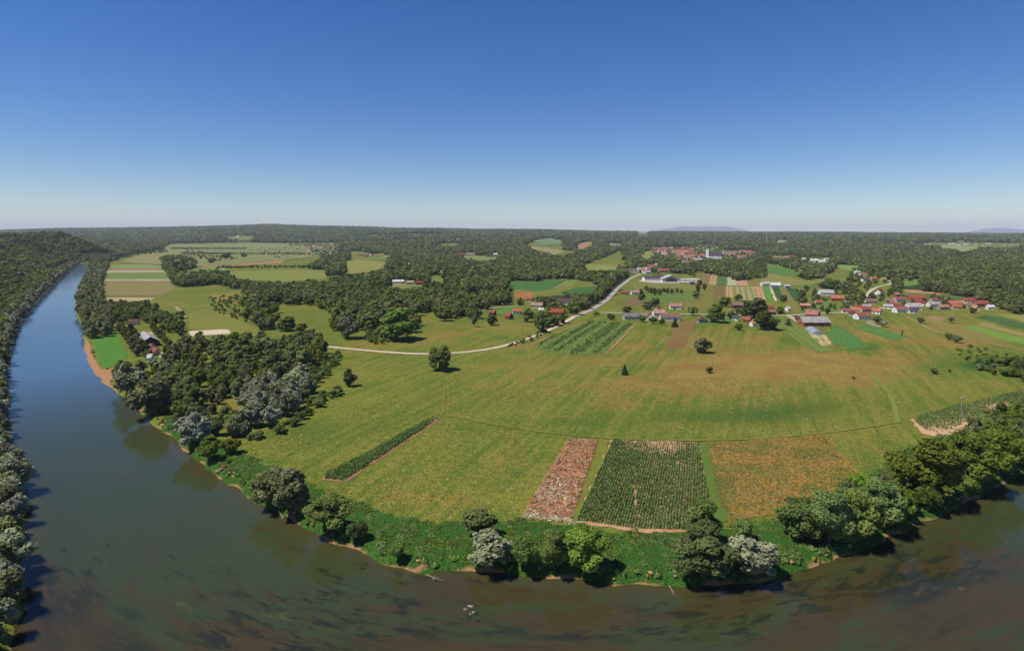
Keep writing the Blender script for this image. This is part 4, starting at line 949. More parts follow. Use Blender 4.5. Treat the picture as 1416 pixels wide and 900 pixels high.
def build_forest():
    """the far woods: crowns set densely over everything traced as wood"""
    r = R(31); out = []
    Y = 560.0
    while Y < 10500:
        sp = max(12.0, Y / 150)
        n = int(2.2 * Y / sp)
        x = (np.arange(n) + r.uniform(0, 1, n)) * sp - 1.1 * Y
        out.append(np.stack([x, Y + r.uniform(-.5, .5, n) * sp, np.full(n, sp)], 1)); Y += sp * .95
    P = np.vstack(out); XY = P[:, :2]; z = hfun(XY[:, 0], XY[:, 1]); b = proj(XY, z); b = b + edge_jitter(XY, b)
    keep = (b[:, 0] > -60) & (b[:, 0] < 1480)
    wood = in_any(b, WOODS) | ((XY[:, 1] > 2600) & (b[:, 1] < 334.5) & ~in_any(b, [A(226,345,236,337,340,335,470,335,472,352,420,357,330,366,236,368)]))
    west = west_dist(XY) > 36
    wood = (wood & ~glade(XY)) | west
    thin = vnoise(XY[:, 0], XY[:, 1], 110, 43, 2)
    wood &= ~((thin < -.75) & (r.uniform(0, 1, len(P)) < .55))
    keep &= wood & ((river_sd(XY) > 6))
    P, XY, z = P[keep], XY[keep], z[keep]
    h = np.maximum(13.5, P[:, 2] * .95) * r.uniform(.75, 1.2, len(P)) * (1 + .12 * vnoise(XY[:, 0], XY[:, 1], 300, 47, 2))
    h = np.minimum(h, 30)
    ok = ~hides(XY, h, P[:, 2] * .5, z)
    P, XY, z, h = P[ok], XY[ok], z[ok], h[ok]
    w = np.maximum(h, P[:, 2] * 1.05) / 12 * r.uniform(.95, 1.35, len(P))
    s = h / 12
    mix = vnoise(XY[:, 0], XY[:, 1], 200, 53, 2) + r.normal(0, .8, len(P))
    sp = np.where(mix > .2, 1, 0); sp = np.where(mix < -1.15, 2, sp)
    zone = np.where(west_dist(XY) > 0, 0, np.where(XY[:, 1] < 1500, 1, np.where(XY[:, 1] < 4200, 2, 3)))
    lab = ['dark wooded hill rising above the left bank of the river', 'deep green wood filling the valley behind the meadow', 'wide dark forest around the church village and the right slope', 'far forest on the blue hills along the horizon']
    nm = ['hill_forest', 'valley_forest', 'wide_forest', 'far_forest']
    for k in range(4):
        m = zone == k
        if not m.any(): continue
        near = XY[:, 1] < 1100
        for lod, q in (('mid', near), ('far', ~near)):
            j = m & q
            if not j.any(): continue
            var = CROWN['oak', lod] + CROWN['ash', lod] + CROWN['greywillow', lod]
            idx = sp[j] * 4 + r.randint(0, 4, j.sum())
            scatter(nm[k] if lod == 'far' or k in (2, 3) else nm[k] + '_edge', lab[k] if lod == 'far' else lab[k] + ', nearer part', np.column_stack([XY[j], z[j] - .4]), np.column_stack([w[j], w[j], s[j]]), var, k * 7 + (lod == 'mid'), idx=idx)
    print('forest', len(P))

# ------------------------------------------------------------------ crops, weeds, bank growth
def tuft_mesh(name, seed, n, h, spread, blade, mat, up=.8, lobed=True):
    r = R(seed)
    a = r.uniform(0, 6.283, n); q = spread * np.sqrt(r.uniform(0, 1, n))
    C = np.stack([q * np.cos(a), q * np.sin(a), h * r.uniform(.15, 1, n) * (1 - .5 * (q / spread) ** 2)], 1)
    N = np.stack([np.cos(a), np.sin(a), np.full(n, up)], 1) + r.normal(0, .5, (n, 3)); N /= np.linalg.norm(N, axis=1)[:, None]
    V = leaf_quads(C, N, blade * r.uniform(.6, 1.3, n), r)
    me = mesh_np(name, V, np.arange(len(V), dtype=np.int32).reshape(-1, 4), (mat,))
    me.attributes.new('tint', 'FLOAT', 'POINT').data.foreach_set('value', np.repeat(r.uniform(0, 1, n), 4).astype(np.float32))
    return me

def rand_in(poly_w, n, r):
    lo, hi = poly_w.min(0), poly_w.max(0); Q = r.uniform(lo, hi, (n, 2)); return Q[inside(Q, poly_w)]

def on_land(Q, lift=0.0):
    return np.column_stack([Q, hfun(Q[:, 0], Q[:, 1]) + lift])

def maize(name, label, poly, a, b, gap, step, hgt, seed, sparse=None):
    """maize plants in rows"""
    r = R(seed); W = G(poly); w = G([a, b]); d = (w[1] - w[0]) / np.linalg.norm(w[1] - w[0]); n = np.array([-d[1], d[0]])
    o = W.mean(0); u = (W - o) @ d; v = (W - o) @ n
    us = np.arange(u.min(), u.max(), step); vs = np.arange(v.min(), v.max(), gap)
    U, Vv = np.meshgrid(us, vs); U = U.ravel() + r.uniform(-.2, .2, U.size); Vv = Vv.ravel() + r.normal(0, .04, Vv.size)
    Q = o + U[:, None] * d + Vv[:, None] * n; Q = Q[inside(Q, W)]
    g = vnoise(Q[:, 0], Q[:, 1], 30, seed, 3); hs = hgt * (1 + .12 * g) * r.uniform(.8, 1.15, len(Q))
    keep = r.uniform(0, 1, len(Q)) > .04
    if sparse is not None:
        px = proj(Q, np.zeros(len(Q)))
        for x, y, wx, wy, amt in sparse:
            k = amt * np.exp(-((px[:, 0] - x) / wx) ** 2 - ((px[:, 1] - y) / wy) ** 2); keep &= r.uniform(0, 1, len(Q)) > k; hs = hs * (1 - .45 * np.clip(k, 0, 1))
    Q, hs = Q[keep], hs[keep]
    var = [tuft_mesh('maize_plant', seed + k, 13, 1.0, .33, .2, MATS['maize'], 1.1) for k in range(4)]
    s = hs[:, None] * np.array([[1, 1, 1.0]]); s[:, :2] = np.minimum(s[:, :2], 1.2)
    scatter(name, label, on_land(Q, .05), s, var, seed)

def build_crops():
    r = R(61); M = MATS
    maize('maize_crop', 'dark green maize standing in straight rows on pale soil', A(846,609,965,613,982,699,960,733,880,731,796,720), (797,717), (846,609), .92, .6, 1.35, 71,
          [(905,612,26,12,.6),(925,620,16,8,.4),(868,612,8,10,.3),(878,690,1.5,20,1.0),(944,612,30,6,.35),(915,650,60,50,.10)])
    maize('maize_strip', 'narrow strip of maize running across the mown meadow', A(449,662,451,657,598,578,606,579,601,583,476,664), (462,660), (602,580), .8, .55, 1.5, 72, [(602,583,10,4,.7)])
    maize('maize_edge', 'patchy maize with bare pale soil along the right meadow edge', A(1262,580,1300,568,1416,540,1460,529,1460,548,1416,560,1350,580,1300,599,1278,594), (1275,590), (1416,552), 1.1, .8, 1.4, 73, [(1300,596,30,6,.8),(1350,584,40,5,.85),(1400,563,40,5,.85)])
    # kitchen garden rows
    W = G(A(741,481,752,470,800,450,818,444,875,447.5,862,464,836,487,795,490)); w = G([(742,484), (812,444)]); d = (w[1] - w[0]) / np.linalg.norm(w[1] - w[0]); n = np.array([-d[1], d[0]]); o = W.mean(0)
    v = (W - o) @ n; u = (W - o) @ d; pts = []; sc = []
    for k, vv in enumerate(np.arange(v.min(), v.max(), 2.6)):
        band = [.35, .15, .9, 1.0, .3, .2, .5, .95, 1.0, .8, .4, .15, .25, .6, 1.0][k % 15]
        m = int((u.max() - u.min()) / 1.5)
        uu = r.uniform(u.min(), u.max(), m); keep = r.uniform(0, 1, m) < band
        q = o + uu[keep, None] * d + (vv + r.normal(0, .25, keep.sum()))[:, None] * n
        pts.append(q); sc.append(np.full(len(q), .5 + band))
    Q = np.vstack(pts); sc = np.concatenate(sc); k = inside(Q, W); Q, sc = Q[k], sc[k] * r.uniform(.6, 1.3, k.sum())
    scatter('garden_rows', 'rows of leafy vegetables and vines in the garden block by the road', on_land(Q, .1), np.column_stack([sc] * 3), [tuft_mesh('garden_plant', 80 + i, 22, .9, .8, .36, M[['leaf_green', 'leaf_bush', 'herb'][i]], 1.4) for i in range(3)], 81)
    # weedy patches
    red = [tuft_mesh('weed', 90 + i, 26, .6, .6, .2, M[['redweed', 'drygrass', 'leaf_bush', 'orangeweed'][i]], 1.6) for i in range(4)]
    W = G(A(787,607,827,609,790,720,724,712)); Q = rand_in(W, 9000, r); px = proj(Q, np.zeros(len(Q)))
    idx = r.choice(4, len(Q), p=[.42, .24, .12, .22])
    scatter('dry_weeds', 'rusty and straw coloured dead weeds on the fallow strip beside maize', on_land(Q, .05), np.column_stack([r.uniform(.5, 1.3, len(Q))] * 3), red, 91, idx=idx)
    pale = [tuft_mesh('pale_weed', 95 + i, 26, .7, .6, .17, M['paleweed']) for i in range(2)]
    c = G([(766,680)])[0]; Q = c + r.normal(0, 1, (260, 2)) * np.array([4.5, 8]); Q = Q[inside(Q, W)]
    Q2 = G([(725,713), (790,721)]); Q2 = Q2[0] + (Q2[1] - Q2[0]) * r.uniform(0, 1, (150, 1)) + r.normal(0, .8, (150, 2))
    Q = np.vstack([Q, Q2]); scatter('pale_weeds', 'whitish seed heads massed in the lower fallow strip', on_land(Q, .1), np.column_stack([r.uniform(.5, 1.3, len(Q))] * 3), pale, 96)
    W = G(A(979,613,1065,608,1138,602,1188,660,1085,706,1010,720,992,690)); Q = rand_in(W, 17000, r); px = proj(Q, np.zeros(len(Q)))
    g = vnoise(Q[:, 0], Q[:, 1], 34, 97, 3) + sm(1060, 1130, px[:, 0]) * .9 - .35; idx = np.where(g + r.normal(0, .5, len(Q)) > .55, 2, np.where((g < -.3) | (r.uniform(0, 1, len(Q)) < .2), 0, np.where(r.uniform(0, 1, len(Q)) < .15, 2, 1)))
    scatter('orange_weeds', 'orange and yellow flowering weeds on the fallow field right of maize', on_land(Q, .05), np.column_stack([r.uniform(.3, .8, len(Q))] * 3), [tuft_mesh('weed', 140 + i, 26, .6, .6, .2, M[['grass', 'orangeweed', 'leaf_bush'][i]], 1.6) for i in range(3)], 98, idx=idx)
    # meadow grass tufts
    W = plane(A(300,612,600,540,1000,520,1300,560,1230,612,1190,668,1085,715,1008,726,985,728,722,716,600,718,460,680,340,625)); Q = rand_in(W, 60000, r)
    px = proj(Q, np.zeros(len(Q))); g = vnoise(Q[:, 0], Q[:, 1], 45, 99, 3)
    k = (r.uniform(0, 1, len(Q)) < .28 + .35 * g) & ~in_any(px, [A(720,600,990,600,1010,735,720,735), A(440,668,446,655,600,572,612,577,604,588,475,672)])
    Q = Q[k]; idx = r.choice(3, len(Q), p=[.78, .12, .10])
    scatter('meadow_grass', 'tall grass tufts and herbs standing in the meadow', on_land(Q, .05), np.column_stack([r.uniform(.3, .75, len(Q))] * 3), [tuft_mesh('grass_tuft', 100 + i, 14, .4, .8, .24, M[['grass', 'herb', 'drygrass'][i]], 2.6) for i in range(3)], 101, idx=idx)
    # lush growth on the bank
    W = plane(BANKGREEN); lo, hi = W.min(0), W.max(0); Q = rand_in(W, 42000, r); sd = river_sd(Q); Q = Q[(sd > 2.3) & (r.uniform(0, 1, len(Q)) < .62 + .45 * vnoise(Q[:, 0], Q[:, 1], 24, 55, 3))]
    g = vnoise(Q[:, 0], Q[:, 1], 30, 57, 2); sc = r.uniform(.45, 1.1, len(Q)) * (1 + .4 * g)
    idx = np.where(g + r.normal(0, .5, len(Q)) > .25, 1, 0); idx = np.where(r.uniform(0, 1, len(Q)) < .05, 2, idx)
    scatter('bank_herbs', 'lush green herbs and nettles on the river bank', on_land(Q, .0), np.column_stack([sc] * 3), [tuft_mesh('herb_tuft', 110 + i, 46, .7, 1.2, .23, M[['herb', 'leaf_bush', 'grass'][i]], 1.4) for i in range(3)], 111, idx=idx)
    # grasses overhanging the eroded edge of both banks
    pts = []
    for line in (RBs, LBs):
        L = line[(line[:, 1] > 95) & (line[:, 1] < 700)]
        t = np.gradient(L, axis=0); t /= np.linalg.norm(t, axis=1)[:, None] + 1e-9; n = np.stack([t[:, 1], -t[:, 0]], 1)
        for k in range(5):
            q = L + n * r.uniform(-1, 1, (len(L), 1)) * 5 + r.normal(0, .6, L.shape); s = river_sd(q); q = q[(s > .9) & (s < 4.2)]; pts.append(q)
    Q = np.vstack(pts); px = proj(Q, np.zeros(len(Q))); Q = Q[~in_any(px, [BEACH])]; g = vnoise(Q[:, 0], Q[:, 1], 16, 58, 2); Q = Q[g > -.25]
    sdq = river_sd(Q)
    scatter('bank_grass', 'grass hanging over the eroded river bank', np.column_stack([Q, WATER + 2 * np.clip(sdq / 2.2, 0, 1)]), np.column_stack([r.uniform(.5, 1.1, len(Q))] * 3), [tuft_mesh('bank_tuft', 120 + i, 24, 1.0, 1.0, .4, M[['herb', 'grass', 'leaf_bush', 'drygrass'][i]]) for i in range(4)], 121, idx=r.choice(4, len(Q), p=[.4, .2, .25, .15]))

# ------------------------------------------------------------------ buildings
def wall_material(name, c):
    t = NT(name); p = t.pos(); n = t.noise(p, .6, 4, .6); f = t.noise(p, 6, 3)
    col = t.mix(t.ramp(n, .35, .75, 0, .35), alb(*c), alb(*[int(q * .78) for q in c]))
    return t.done(t.bsdf(col, .9, .1, t.bump(f, .2, .02)))
def roof_material(name, c):
    t = NT(name); p = t.pos(); n = t.noise(p, .35, 4, .65); f = t.noise(p, 2.5, 3, .7)
    rnd = t.n('ShaderNodeObjectInfo').outputs['Random']
    col = t.mix(t.ramp(t.math('ADD', t.math('MULTIPLY', n, .6), t.math('MULTIPLY', f, .4)), .36, .66), alb(*c), alb(*[int(q * .72) for q in c]))
    col = t.n('ShaderNodeHueSaturation', ins={'Hue': t.ramp(rnd, 0, 1, .49, .51, False), 'Saturation': t.ramp(rnd, 0, 1, .8, 1.1, False), 'Value': t.ramp(t.math('FRACT', t.math('MULTIPLY', rnd, 9.7)), 0, 1, .8, 1.15, False), 'Color': col}).outputs[0]
    s = t.sep(p); wv = t.math('SINE', t.math('MULTIPLY', s[2], 16.0))
    return t.done(t.bsdf(col, .82, .2, t.bump(t.math('ADD', f, t.math('MULTIPLY', wv, .3)), .4, .06)))
ROOFC = {'red': (168, 86, 70), 'orange': (194, 112, 84), 'darkred': (140, 66, 56), 'brown': (122, 88, 74), 'greyred': (158, 118, 108), 'grey': (146, 138, 134), 'palegrey': (190, 184, 180), 'purple': (104, 74, 88), 'pink': (190, 132, 116), 'white': (222, 220, 214), 'tan': (186, 158, 120), 'bluegrey': (150, 164, 180), 'slate': (92, 82, 92)}
WALLC = {'white': (252, 249, 240), 'cream': (214, 198, 166), 'grey': (170, 164, 156), 'brick': (168, 108, 82), 'timber': (112, 88, 66), 'yellow': (216, 190, 128), 'dark': (74, 66, 60), 'blue': (150, 160, 200)}

def prism(L, W, e, r, ov=0.0):
    """gabled wall body: length L, width W, eave e, ridge r"""
    x, y = L / 2, W / 2
    V = [(-x, -y, -.6), (x, -y, -.6), (x, y, -.6), (-x, y, -.6), (-x, -y, e), (x, -y, e), (x, y, e), (-x, y, e), (-x, 0, r), (x, 0, r)]
    Fc = [(0, 1, 5, 4), (2, 3, 7, 6), (1, 2, 6, 9, 5), (3, 0, 4, 8, 7), (3, 2, 1, 0)]
    return V, Fc
def roof_shape(L, W, e, r, o=.5, th=.22, lift=.03):
    x, y = L / 2 + o, W / 2 + o; d = (r - e) / (W / 2) * o
    V = []; Fc = []
    for s in (-1, 1):
        b = len(V)
        for zz in (0, th):
            V += [(-x, s * y, e - d + zz + lift), (x, s * y, e - d + zz + lift), (x, 0, r + zz + lift), (-x, 0, r + zz + lift)]
        Fc += [(b, b + 3, b + 2, b + 1), (b + 4, b + 5, b + 6, b + 7), (b, b + 1, b + 5, b + 4), (b + 1, b + 2, b + 6, b + 5), (b + 3, b, b + 4, b + 7)]
    return V, Fc
def hip_shape(L, W, e, r, o=.5, lift=.03):
    x, y = L / 2 + o, W / 2 + o; q = max(.5, L / 2 - W / 2)
    V = [(-x, -y, e), (x, -y, e), (x, y, e), (-x, y, e), (-q, 0, r), (q, 0, r)] + [(-x, -y, e - .2), (x, -y, e - .2), (x, y, e - .2), (-x, y, e - .2)]
    return [(a, b, c + lift) for a, b, c in V], [(0, 1, 5, 4), (2, 3, 4, 5), (1, 2, 5), (3, 0, 4), (6, 7, 1, 0), (7, 8, 2, 1), (8, 9, 3, 2), (9, 6, 0, 3), (9, 8, 7, 6)]
def box(cx, cy, cz, sx, sy, sz):
    V = [(cx + a * sx / 2, cy + b * sy / 2, cz + c * sz / 2) for c in (-1, 1) for b in (-1, 1) for a in (-1, 1)]
    return V, [(0, 2, 3, 1), (4, 5, 7, 6), (0, 1, 5, 4), (2, 6, 7, 3), (0, 4, 6, 2), (1, 3, 7, 5)]
def merge(*parts):
    V = []; Fc = []
    for v, f in parts:
        b = len(V); V += list(v); Fc += [tuple(i + b for i in q) for q in f]
    return V, Fc
def put(name, shape, mat, parent): return link(name, mesh_np(name, shape[0], shape[1], (mat,)), parent)

HCACHE = {}
def mat_of(kind, key):
    if (kind, key) not in HCACHE: HCACHE[kind, key] = (wall_material if kind == 'w' else roof_material)(f'{key}_{"wall" if kind == "w" else "roof"}', (WALLC if kind == 'w' else ROOFC)[key])
    return HCACHE[kind, key]

def house(px, py, w, ang, roof, wall, label, group=None, W=None, e=None, pitch=.62, detail=None, kind='house', hip=False, cat='house', Lm=None):
    xy = G([(px, py)])[0]; Y = xy[1]; a = math.radians(ang); r = R(int(px * 7 + py * 13))
    wm = w / F * Y
    L = wm / (abs(math.cos(a)) + .55 * abs(math.sin(a))) if Lm is None else Lm
    W_ = W if W else min(max(L * .62, 5.5), 10.5)
    e_ = e if e else (3.4 if w < 16 else 3.9) * (1.0 if Y < 1400 else 1.25)
    rg = e_ + W_ / 2 * pitch * 1.15
    z = float(hfun(xy[:1], xy[1:2])[0])
    rot = a + math.atan2(-xy[0], Y) * .0
    root = link(kind, None, None, label, cat, group, None, (xy[0], xy[1], z), rot)
    wl = put('wall', prism(L, W_, e_, rg), mat_of('w', wall), root)
    rf = put('roof', hip_shape(L, W_, e_, rg) if hip else roof_shape(L, W_, e_, rg), mat_of('r', roof), root)
    if detail is None: detail = w >= 8.5
    if not detail: return root
    if kind == 'house':
        cx = r.uniform(-.3, .3) * L
        put('chimney', box(cx, .12 * W_, rg + .3, .7, .7, 1.6), mat_of('w', 'brick'), rf)
    gm = MATS['glass']; n = max(2, int(L / 3.2))
    dx = r.randint(0, n)
    for s in (-1, 1):
        for k in range(n):
            x = -L / 2 + (k + .5) * L / n
            if s == -1 and k == dx: put('door', box(x, s * (W_ / 2 + .03), .95, 1.1 if kind == 'house' else 2.8, .1, 2.3 if kind == 'house' else 2.7), MATS['doorwood'], root)
            elif k % 2 == 0 or kind == 'house': put('window', box(x, s * (W_ / 2 + .03), e_ * .56, 1.15, .1, 1.25), gm, root)
    for s in (-1, 1): put('window', box(s * (L / 2 + .03), 0, e_ * .62, .1, 1.2, 1.3), gm, root)
    return root

HOUSES = [ # x, y base, width (survey), ridge angle, roof, wall, label, options
 (185,449,13,8,'brown','white','white-walled house with brown roof among trees by the river',{}),
 (498,353,8,20,'greyred','grey','long grey house at left of the hamlet in the central woods',{}),(507,355,9,10,'darkred','cream','dark red roofed house in the middle of the central wood hamlet',{}),(514,354,6,60,'red','white','red roofed cottage at the right of the central wood hamlet',{}),(533,358,10,-35,'grey','grey','grey roofed barn right of the central wood hamlet',{'kind':'barn','cat':'barn'}),
 (551,392,16,4,'white','white','long white roofed shed in the wood clearing',{'kind':'shed','cat':'shed','W':8}),(567,393,11,8,'tan','cream','tan roofed house between white shed and red house in clearing',{}),(580,393.5,11,5,'darkred','brick','dark red roofed house at the right of the wood clearing',{}),(565,367,4,0,'white','white','small white house standing alone deep in the central wood',{}),
 (637,352.5,10,15,'red','cream','red roofed farmhouse on the hill clearing above the wood',{}),(650,352.5,13,2,'pink','white','long pale roofed barn beside the red hill farmhouse',{'kind':'barn','cat':'barn'}),(685,353,6,0,'white','white','small white cottage right of the hill clearing farm',{}),(679,355,4,30,'brown','cream','tiny brown roofed hut left of the small white cottage',{}),
 (681,436,9,-25,'red','timber','small red roofed hut at the left edge of the roadside wood',{}),(704,441,11,-55,'red','timber','steep red roofed house below the gabled farm in trees',{'pitch':1.1}),(715,434,14,5,'orange','white','orange roofed white house with a lawn in the trees',{}),
 (732,417,9,-20,'red','cream','red roofed house beside the bare orange soil patch',{}),(743,426,17,-15,'tan','cream','tan roofed farm shed among trees left of the purple roof',{'kind':'shed','cat':'shed'}),(748,432,6,0,'white','white','little white hut below the tan roofed shed',{}),(780,421,18,-8,'purple','white','purple roofed house behind the trees left of the main road',{}),(771,436,19,-14,'red','brick','broad brick-red roofed house nearest the road in trees',{'W':10}),
 (864,407,9,-30,'red','brick','small red roofed hut beside the main road bend',{}),(878,407,12,8,'pink','white','low white house right of the red hut by road',{}),
 (906,388,34,3,'purple','white','long purple roofed store with white walls by the main road',{'W':22,'e':5,'pitch':.3,'kind':'store','cat':'store'}),
 (903,370,12,-30,'red','white','white gabled house with red roof above the store',{}),(894,373,11,20,'brown','cream','brown roofed house left of the white gabled house',{}),(908,367,8,60,'red','white','red roofed white house behind the white gabled house',{}),(918,376,14,2,'orange','cream','long orange roofed shed right of the white gabled house',{'kind':'shed','cat':'shed'}),(874,376,11,0,'greyred','white','pale house left of the road above the tall trees',{}),(884,374,6,0,'white','white','small white house beside the main road above the wood',{}),(895,378,9,15,'palegrey','white','grey flat-looking shed beside road above the store',{'kind':'shed','cat':'shed'}),
 (945,388.5,44,2,'white','white','long low white shed behind the car park',{'W':9,'e':3,'pitch':.2,'kind':'shed','cat':'shed'}),
 (875,442,26,2,'grey','cream','long grey-roofed barn at the crossroads',{'kind':'barn','cat':'barn','W':9}),(898,442,11,82,'red','white','steep gabled red roofed farmhouse beside the grey barn',{'pitch':.95,'W':8}),(911,437,17,3,'pink','white','red roofed wing behind the gabled farmhouse',{}),(926,443,28,1,'greyred','white','long faded red farm building right of the gabled farmhouse',{'kind':'barn','cat':'barn','W':8}),(934,427,16,-4,'pink','white','faded red shed on the meadow behind the farm buildings',{'kind':'barn','cat':'barn'}),(908,430,8,60,'red','cream','red roofed house at the back of the crossroads farm',{}),
 (971,446,13,5,'brown','grey','dark brown hip-roofed house below the village road',{'hip':True}),(997,443,8,40,'brown','white','small steep brown roofed house below the village road',{'pitch':1.1}),(1020,426,16,-3,'greyred','timber','long faded reddish barn above the village road',{'kind':'barn','cat':'barn'}),(1017,443,9,-30,'slate','white','dark slate roofed house on the village road',{}),(1033,446,11,-40,'red','brick','red roofed house left of the tall roadside tree',{'pitch':.9}),(1052,443,12,-40,'red','brick','red roofed house right of the tall roadside tree',{'pitch':.9}),(1041,451,6,10,'pink','white','tiny pink roofed shed below the roadside houses',{}),
 (1063,430,13,0,'red','cream','red roofed house above the road near small white hut',{}),(1067,435,9,5,'greyred','brick','brick shed on the roadside under the red roofed house',{}),(1089,430,5,20,'white','white','small white hut at the top of the village road',{}),(1058,395,12,4,'palegrey','white','pale roofed house at the upper end of striped fields',{}),(1072,397,14,-12,'white','blue','white and blue gabled house above the striped fields',{'pitch':.8}),(1088,398,7,0,'white','grey','grey shed right of the white and blue house',{}),
 (1125,450,39,3,'palegrey','brick','very long pale grey roofed barn in front of the village',{'kind':'barn','cat':'barn','W':13,'e':4}),(1124,439,17,-40,'orange','brick','big orange roofed house behind the long pale barn',{'W':11}),(1113,426,13,-15,'pink','brick','pink roofed barn behind the big orange house',{'kind':'barn','cat':'barn'}),(1131,421,10,4,'orange','cream','small orange roofed house among gardens behind orange barn',{}),(1142,408,19,-6,'palegrey','white','long pale grey roofed house beside the far lane',{}),(1157,416,17,-12,'orange','brick','wide orange roofed house below the grey lane house',{'W':10}),(1170,433,12,-14,'red','white','red roofed white house left of the orange cluster',{}),(1179,437,9,-30,'darkred','white','dark red roofed house tucked beside orange cluster',{}),
 (1192,441,20,8,'red','white','broad red roofed house at lower left of the village',{}),(1183,432,13,-30,'orange','white','bright orange roofed house at the village left end',{}),(1196,431,15,6,'red','cream','red roofed house behind the broad lower left house',{}),(1212,434,11,-45,'orange','white','orange steep roofed house beside grey courtyards',{'pitch':.9}),(1204,420,15,-8,'greyred','cream','faded red farmhouse at the foot of the winding lane',{}),(1216,407,15,45,'darkred','white','dark red roofed white house inside the winding lane curve',{'pitch':.85}),(1228,427,12,-30,'palegrey','white','pale grey gabled house left of the red village row',{}),(1231,419,12,-20,'greyred','grey','mauve roofed house above the pale grey gabled house',{}),
 (1243,417,14,4,'red','white','red roofed house at the top of the village middle',{}),(1240,425,11,-12,'red','cream','red roofed house in the middle of the crowded village row',{}),(1245,432,18,5,'red','white','wide red roofed house at the front of the crowded row',{}),(1263,428,19,-3,'palegrey','white','broad pale grey roofed barn in the village row',{'kind':'barn','cat':'barn','W':10}),(1267,416,22,1,'red','brick','long red roofed barn above the village row',{'kind':'barn','cat':'barn'}),(1262,433,11,-8,'slate','white','dark slate roofed house below the broad grey barn',{}),(1276,422,10,-30,'darkred','white','dark red roofed house right of the long red barn',{}),(1240,410,9,20,'pink','brick','small pink roofed house behind the village trees',{}),
 (1291,424,15,0,'palegrey','white','pale roofed house right of the broad grey barn',{}),(1292,418,11,5,'red','cream','red roofed house behind the pale roofed house',{}),(1304,428,13,0,'pink','grey','pink roofed grey house in the middle right of row',{}),(1320,424,19,2,'orange','timber','long orange roofed barn near the right village end',{'kind':'barn','cat':'barn'}),(1328,426,10,8,'brown','timber','brown shed attached right of the long orange barn',{'kind':'shed','cat':'shed'}),(1339,419,13,-25,'red','white','bright red roofed white house on the right end of village',{'pitch':.9}),(1344,426,11,-40,'greyred','cream','faded red gabled house under the bright red house',{'pitch':.9}),(1356,424,18,-3,'red','brick','last big red roofed house before the forest',{'W':10}),(1349,430,8,80,'tan','cream','tan gabled shed below the last big red house',{'pitch':.9}),(1369,428,9,-5,'white','white','white hut at the very right end of the village',{}),
 (1197,389,10,0,'purple','white','mauve roofed house on the lane above the village',{}),(1208,387,9,-10,'orange','white','orange roofed house on the lane above the village',{}),(1185,378,7,0,'white','white','upper white shed above the village lane',{}),(1193,381,8,-5,'pink','white','pinkish house beside the upper white shed',{}),(1222,388,6,0,'tan','cream','small tan house at the top of the winding lane',{}),
 (1126,362,11,-8,'white','white','larger white shed beside the long green field',{'kind':'shed','cat':'shed','W':14}),(1137,363,8,-8,'white','white','white shed in the middle of three by the green field',{'kind':'shed','cat':'shed'}),(1143,360,6,0,'palegrey','white','small pale shed at right of the three white sheds',{'kind':'shed','cat':'shed'}),(1080,357.5,24,1,'tan','cream','very long low cream building at the forest edge',{'W':9,'e':4,'pitch':.3,'kind':'hall','cat':'hall'}),(1094,356,8,0,'red','brick','red roofed house behind the long cream building',{}),(1112,360,6,0,'white','white','white house between cream building and white sheds',{}),
 (1053,328,4,0,'white','white','white house far off in the forest beside the mast',{}),(1009,351,19,1,'pink','white','long pale school-like building right of the church',{'e':7,'W':12,'kind':'hall','cat':'hall'}),(1026,356,11,-5,'orange','white','orange roofed house right of the long pale building',{}),(1038,350,15,0,'red','cream','wide red roofed house at the forest edge past church',{}),(953,356,13,-4,'orange','white','bright orange roofed house left of the church',{'e':6}),(972,357,7,0,'greyred','grey','grey house close to the left of the church',{}),(966,361,11,0,'palegrey','white','pale house below the church on the left',{}),(950,365,11,4,'greyred','cream','faded red house below the bright orange house',{}),
]

